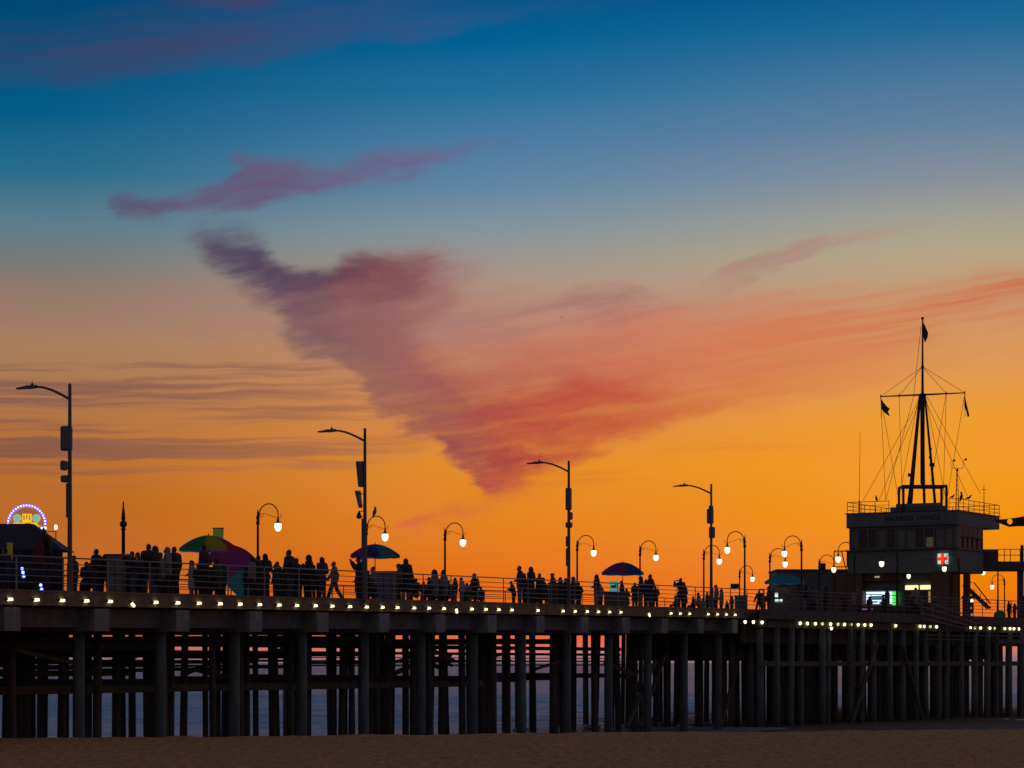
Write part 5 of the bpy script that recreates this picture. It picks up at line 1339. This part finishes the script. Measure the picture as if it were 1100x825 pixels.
CROWD = [   # the second row, shorter in view than those before them
 (93,604,'hood','low hooded figure at the left elbow of the broad dark figure',1.5,'black',G1),(97,606,'sit','person seated low left of the pale stall panel',1.5,'black',G1),
 (148,601,'coat','short dark coat between the profile figure and the navy jacketed group',1.5,'navy',G1),(163.5,600,'hood','hooded person filling the gap inside the tall pair',1.5,'black',G1),
 (184,603,'coat','short person in a long coat before the last person left of the rainbow umbrella',1.45,'black',G1),(176,604,'cap','low capped figure beneath the pale grey hood',1.45,'navy',G1),
 (132,606,'lean','person bent over the right end of the pale stall panel',1.4,'black',G1),(213,606,'hood','small hooded figure between the grey coat and the big dark figure',1.4,'black',G2),
 (226,609,'coat','small coat figure right of the big dark figure under the rainbow umbrella',1.35,'green',G2),(264,608,'hood','hooded child at the right rim of the tipped umbrella',1.35,'black',G2),
 (274.5,607,'coat','short coat between the first lamp pole and the long-haired person',1.4,'black',G2),(296.5,607,'cap','capped figure at the left end of the broad man group',1.4,'black',G2),
 (307,606,'hood','hooded figure tucked under the left arm of the broadest man',1.45,'navy',G2),(315,607,'coat','short coat figure under the right arm of the broadest man',1.45,'black',G2),
 (325.5,606,'hood','hooded figure between the broad man and the long dark coat',1.45,'black',G2),(337.5,607,'broad','stocky short figure right of the long dark coat',1.4,'black',G2),
 (342,610,'hood','small hooded figure beside the slim one in purple',1.35,'black',G2),(384,612,'coat','short coat left of the tilted-panel street light foot',1.35,'black',G2),
 (396,613,'cap','small capped figure right behind the tilted-panel street light foot',1.35,'black',G2),(440,612,'hood','small hooded figure behind the person at the cart end',1.4,'black',G2),
 (472,622,'hood','hooded child squeezed between the two bench sitters',1.2,'black',G3),(482,624,'sit','small seated figure at the right end of the lamp bench',1.25,'black',G3),
 (505,628,'hood','small hooded figure at the back of the sideways seated person',1.2,'black',G3),(564.5,622,'coat','short coat figure between the standing couple',1.4,'black',G3),
 (577,629,'hood','small hooded figure right of the long-haired half of the couple',1.3,'black',G3),(588,628,'cap','small capped figure behind the maroon jacket',1.3,'black',G3),
 (598,626,'coat','short coat behind the dark crate cart, left half',1.35,'black',G3),(645,628,'hood','small hooded figure left of the teal display board',1.35,'grey',G3),
 (673,632,'coat','short coat at the right end of the dark grey cart',1.3,'black',G3),(704,630,'hood','small hooded figure at the right of the pair by the lamp',1.3,'black',G3),
 (755,643,'sit','small seated figure beside the other seated one by the lamp',1.2,'grey',G3),(765.5,640,'sit','seated grey figure at the foot of the twin-box street light',1.3,'grey',G3),
 (447,622,'sit','seated figure on the left end of the lamp bench',1.4,'black',G3),(455,625,'hood','small hooded figure behind the left part of the lamp bench',1.25,'black',G3),
 (461,620,'coat','short coat at the left shoulder of the larger bench sitter',1.35,'black',G3),(487,628,'lean','bent figure between the lamp bench and the two children',1.2,'black',G3),
 (501.5,626,'coat','short coat right of the small child in a cap',1.25,'grey',G3),(613,627,'hood','hooded figure right at the stacked-box street light foot',1.3,'black',G3),
 (580,616,'man','dark person just right of the long-haired half of the couple',1.55,'black',G3),(622,626,'cap','capped figure right of the arched lamp by the stacked boxes',1.35,'black',G3),
 (682,626,'coat','short coat left of the pair by the purple umbrella lamp',1.35,'black',G3),(726,640,'sit','low seated figure left of the lone standing person',1.2,'black',G3),
 (745,641,'sit','small hunched figure left of the seated one by the lamp',1.25,'black',G3),(760,636,'man','dark figure left of the twin-box street light pole',1.4,'black',G3),
 (786,640,'hood','hooded figure at the left side of the dark square cabinet',1.35,'black',G3),(820,638,'hood','small hooded figure right behind the walker by the green stand',1.35,'black',G4),
 (30,604,'hood','hooded figure low before the navy tent curtain',1.5,'navy',G1),(62,600,'coat','coat figure right of the raised hand by the navy tent',1.5,'grey',G1),(40,608,'cap','capped figure before the red tent panel',1.45,'brown',G1),
]
for px, hy, pose, lab, h, jk, g_ in CROWD: put(px, hy, pose, lab, h, random.uniform(-.7,.7), g_, jk, 'black')
FAR = [
 (826,630,'hood',152,'hooded person at the left tip of the teal umbrella'),(830.5,632,'woman',153,'long-haired person right behind the hooded one at the teal umbrella'),
 (840,627.5,'broad',156,'vendor behind the green lit food stand'),(858,627.5,'man',160,'person at the foot of the lamp before the low building'),
 (866,627.5,'coat',161,'long-haired person right of the lamp before the low building'),(874,630,'cap',160,'capped person before the low building wall'),
 (887,630,'woman',164,'long-haired person alone before the dark low building, right of the capped one'),(907,636,'lean',158,'person leaning on the rail before the brown wall'),
 (917,637,'hood',157,'hooded person at the rail below the left corner of the office'),(923,630,'man',166,'person by the pole left of the lit counter'),
 (953,630,'cap',168,'capped customer before the green light of the counter'),(949,639,'skirt',168,'short customer with a bun before the lit counter'),
 (934,641,'hood',167,'hooded customer bent at the left end of the lit counter'),
 (974,635,'coat',166,'long-haired person left of the lit doorway'),(984,630,'broad',167,'broad dark person in the middle of the lit doorway'),
 (989,636,'man',165,'person in front of the right half of the lit doorway'),(980,641,'hood',162,'short hooded person at the rail below the doorway'),
 (1006,638,'lean',164,'person leaning near the brown column under the red cross'),
 (1084,646,'cap',176,'capped person under the footbridge, sky behind the head'),(1090,648,'woman',176,'long-haired person under the footbridge near the column'),
]
cj = ['black','navy','grey','brown','black','denim']
for i, (px, hy, pose, Y, lab) in enumerate(FAR): put(px, hy, pose, lab, 1.7, random.uniform(-.8,.8), G4, cj[i%6], 'black', Y=Y)
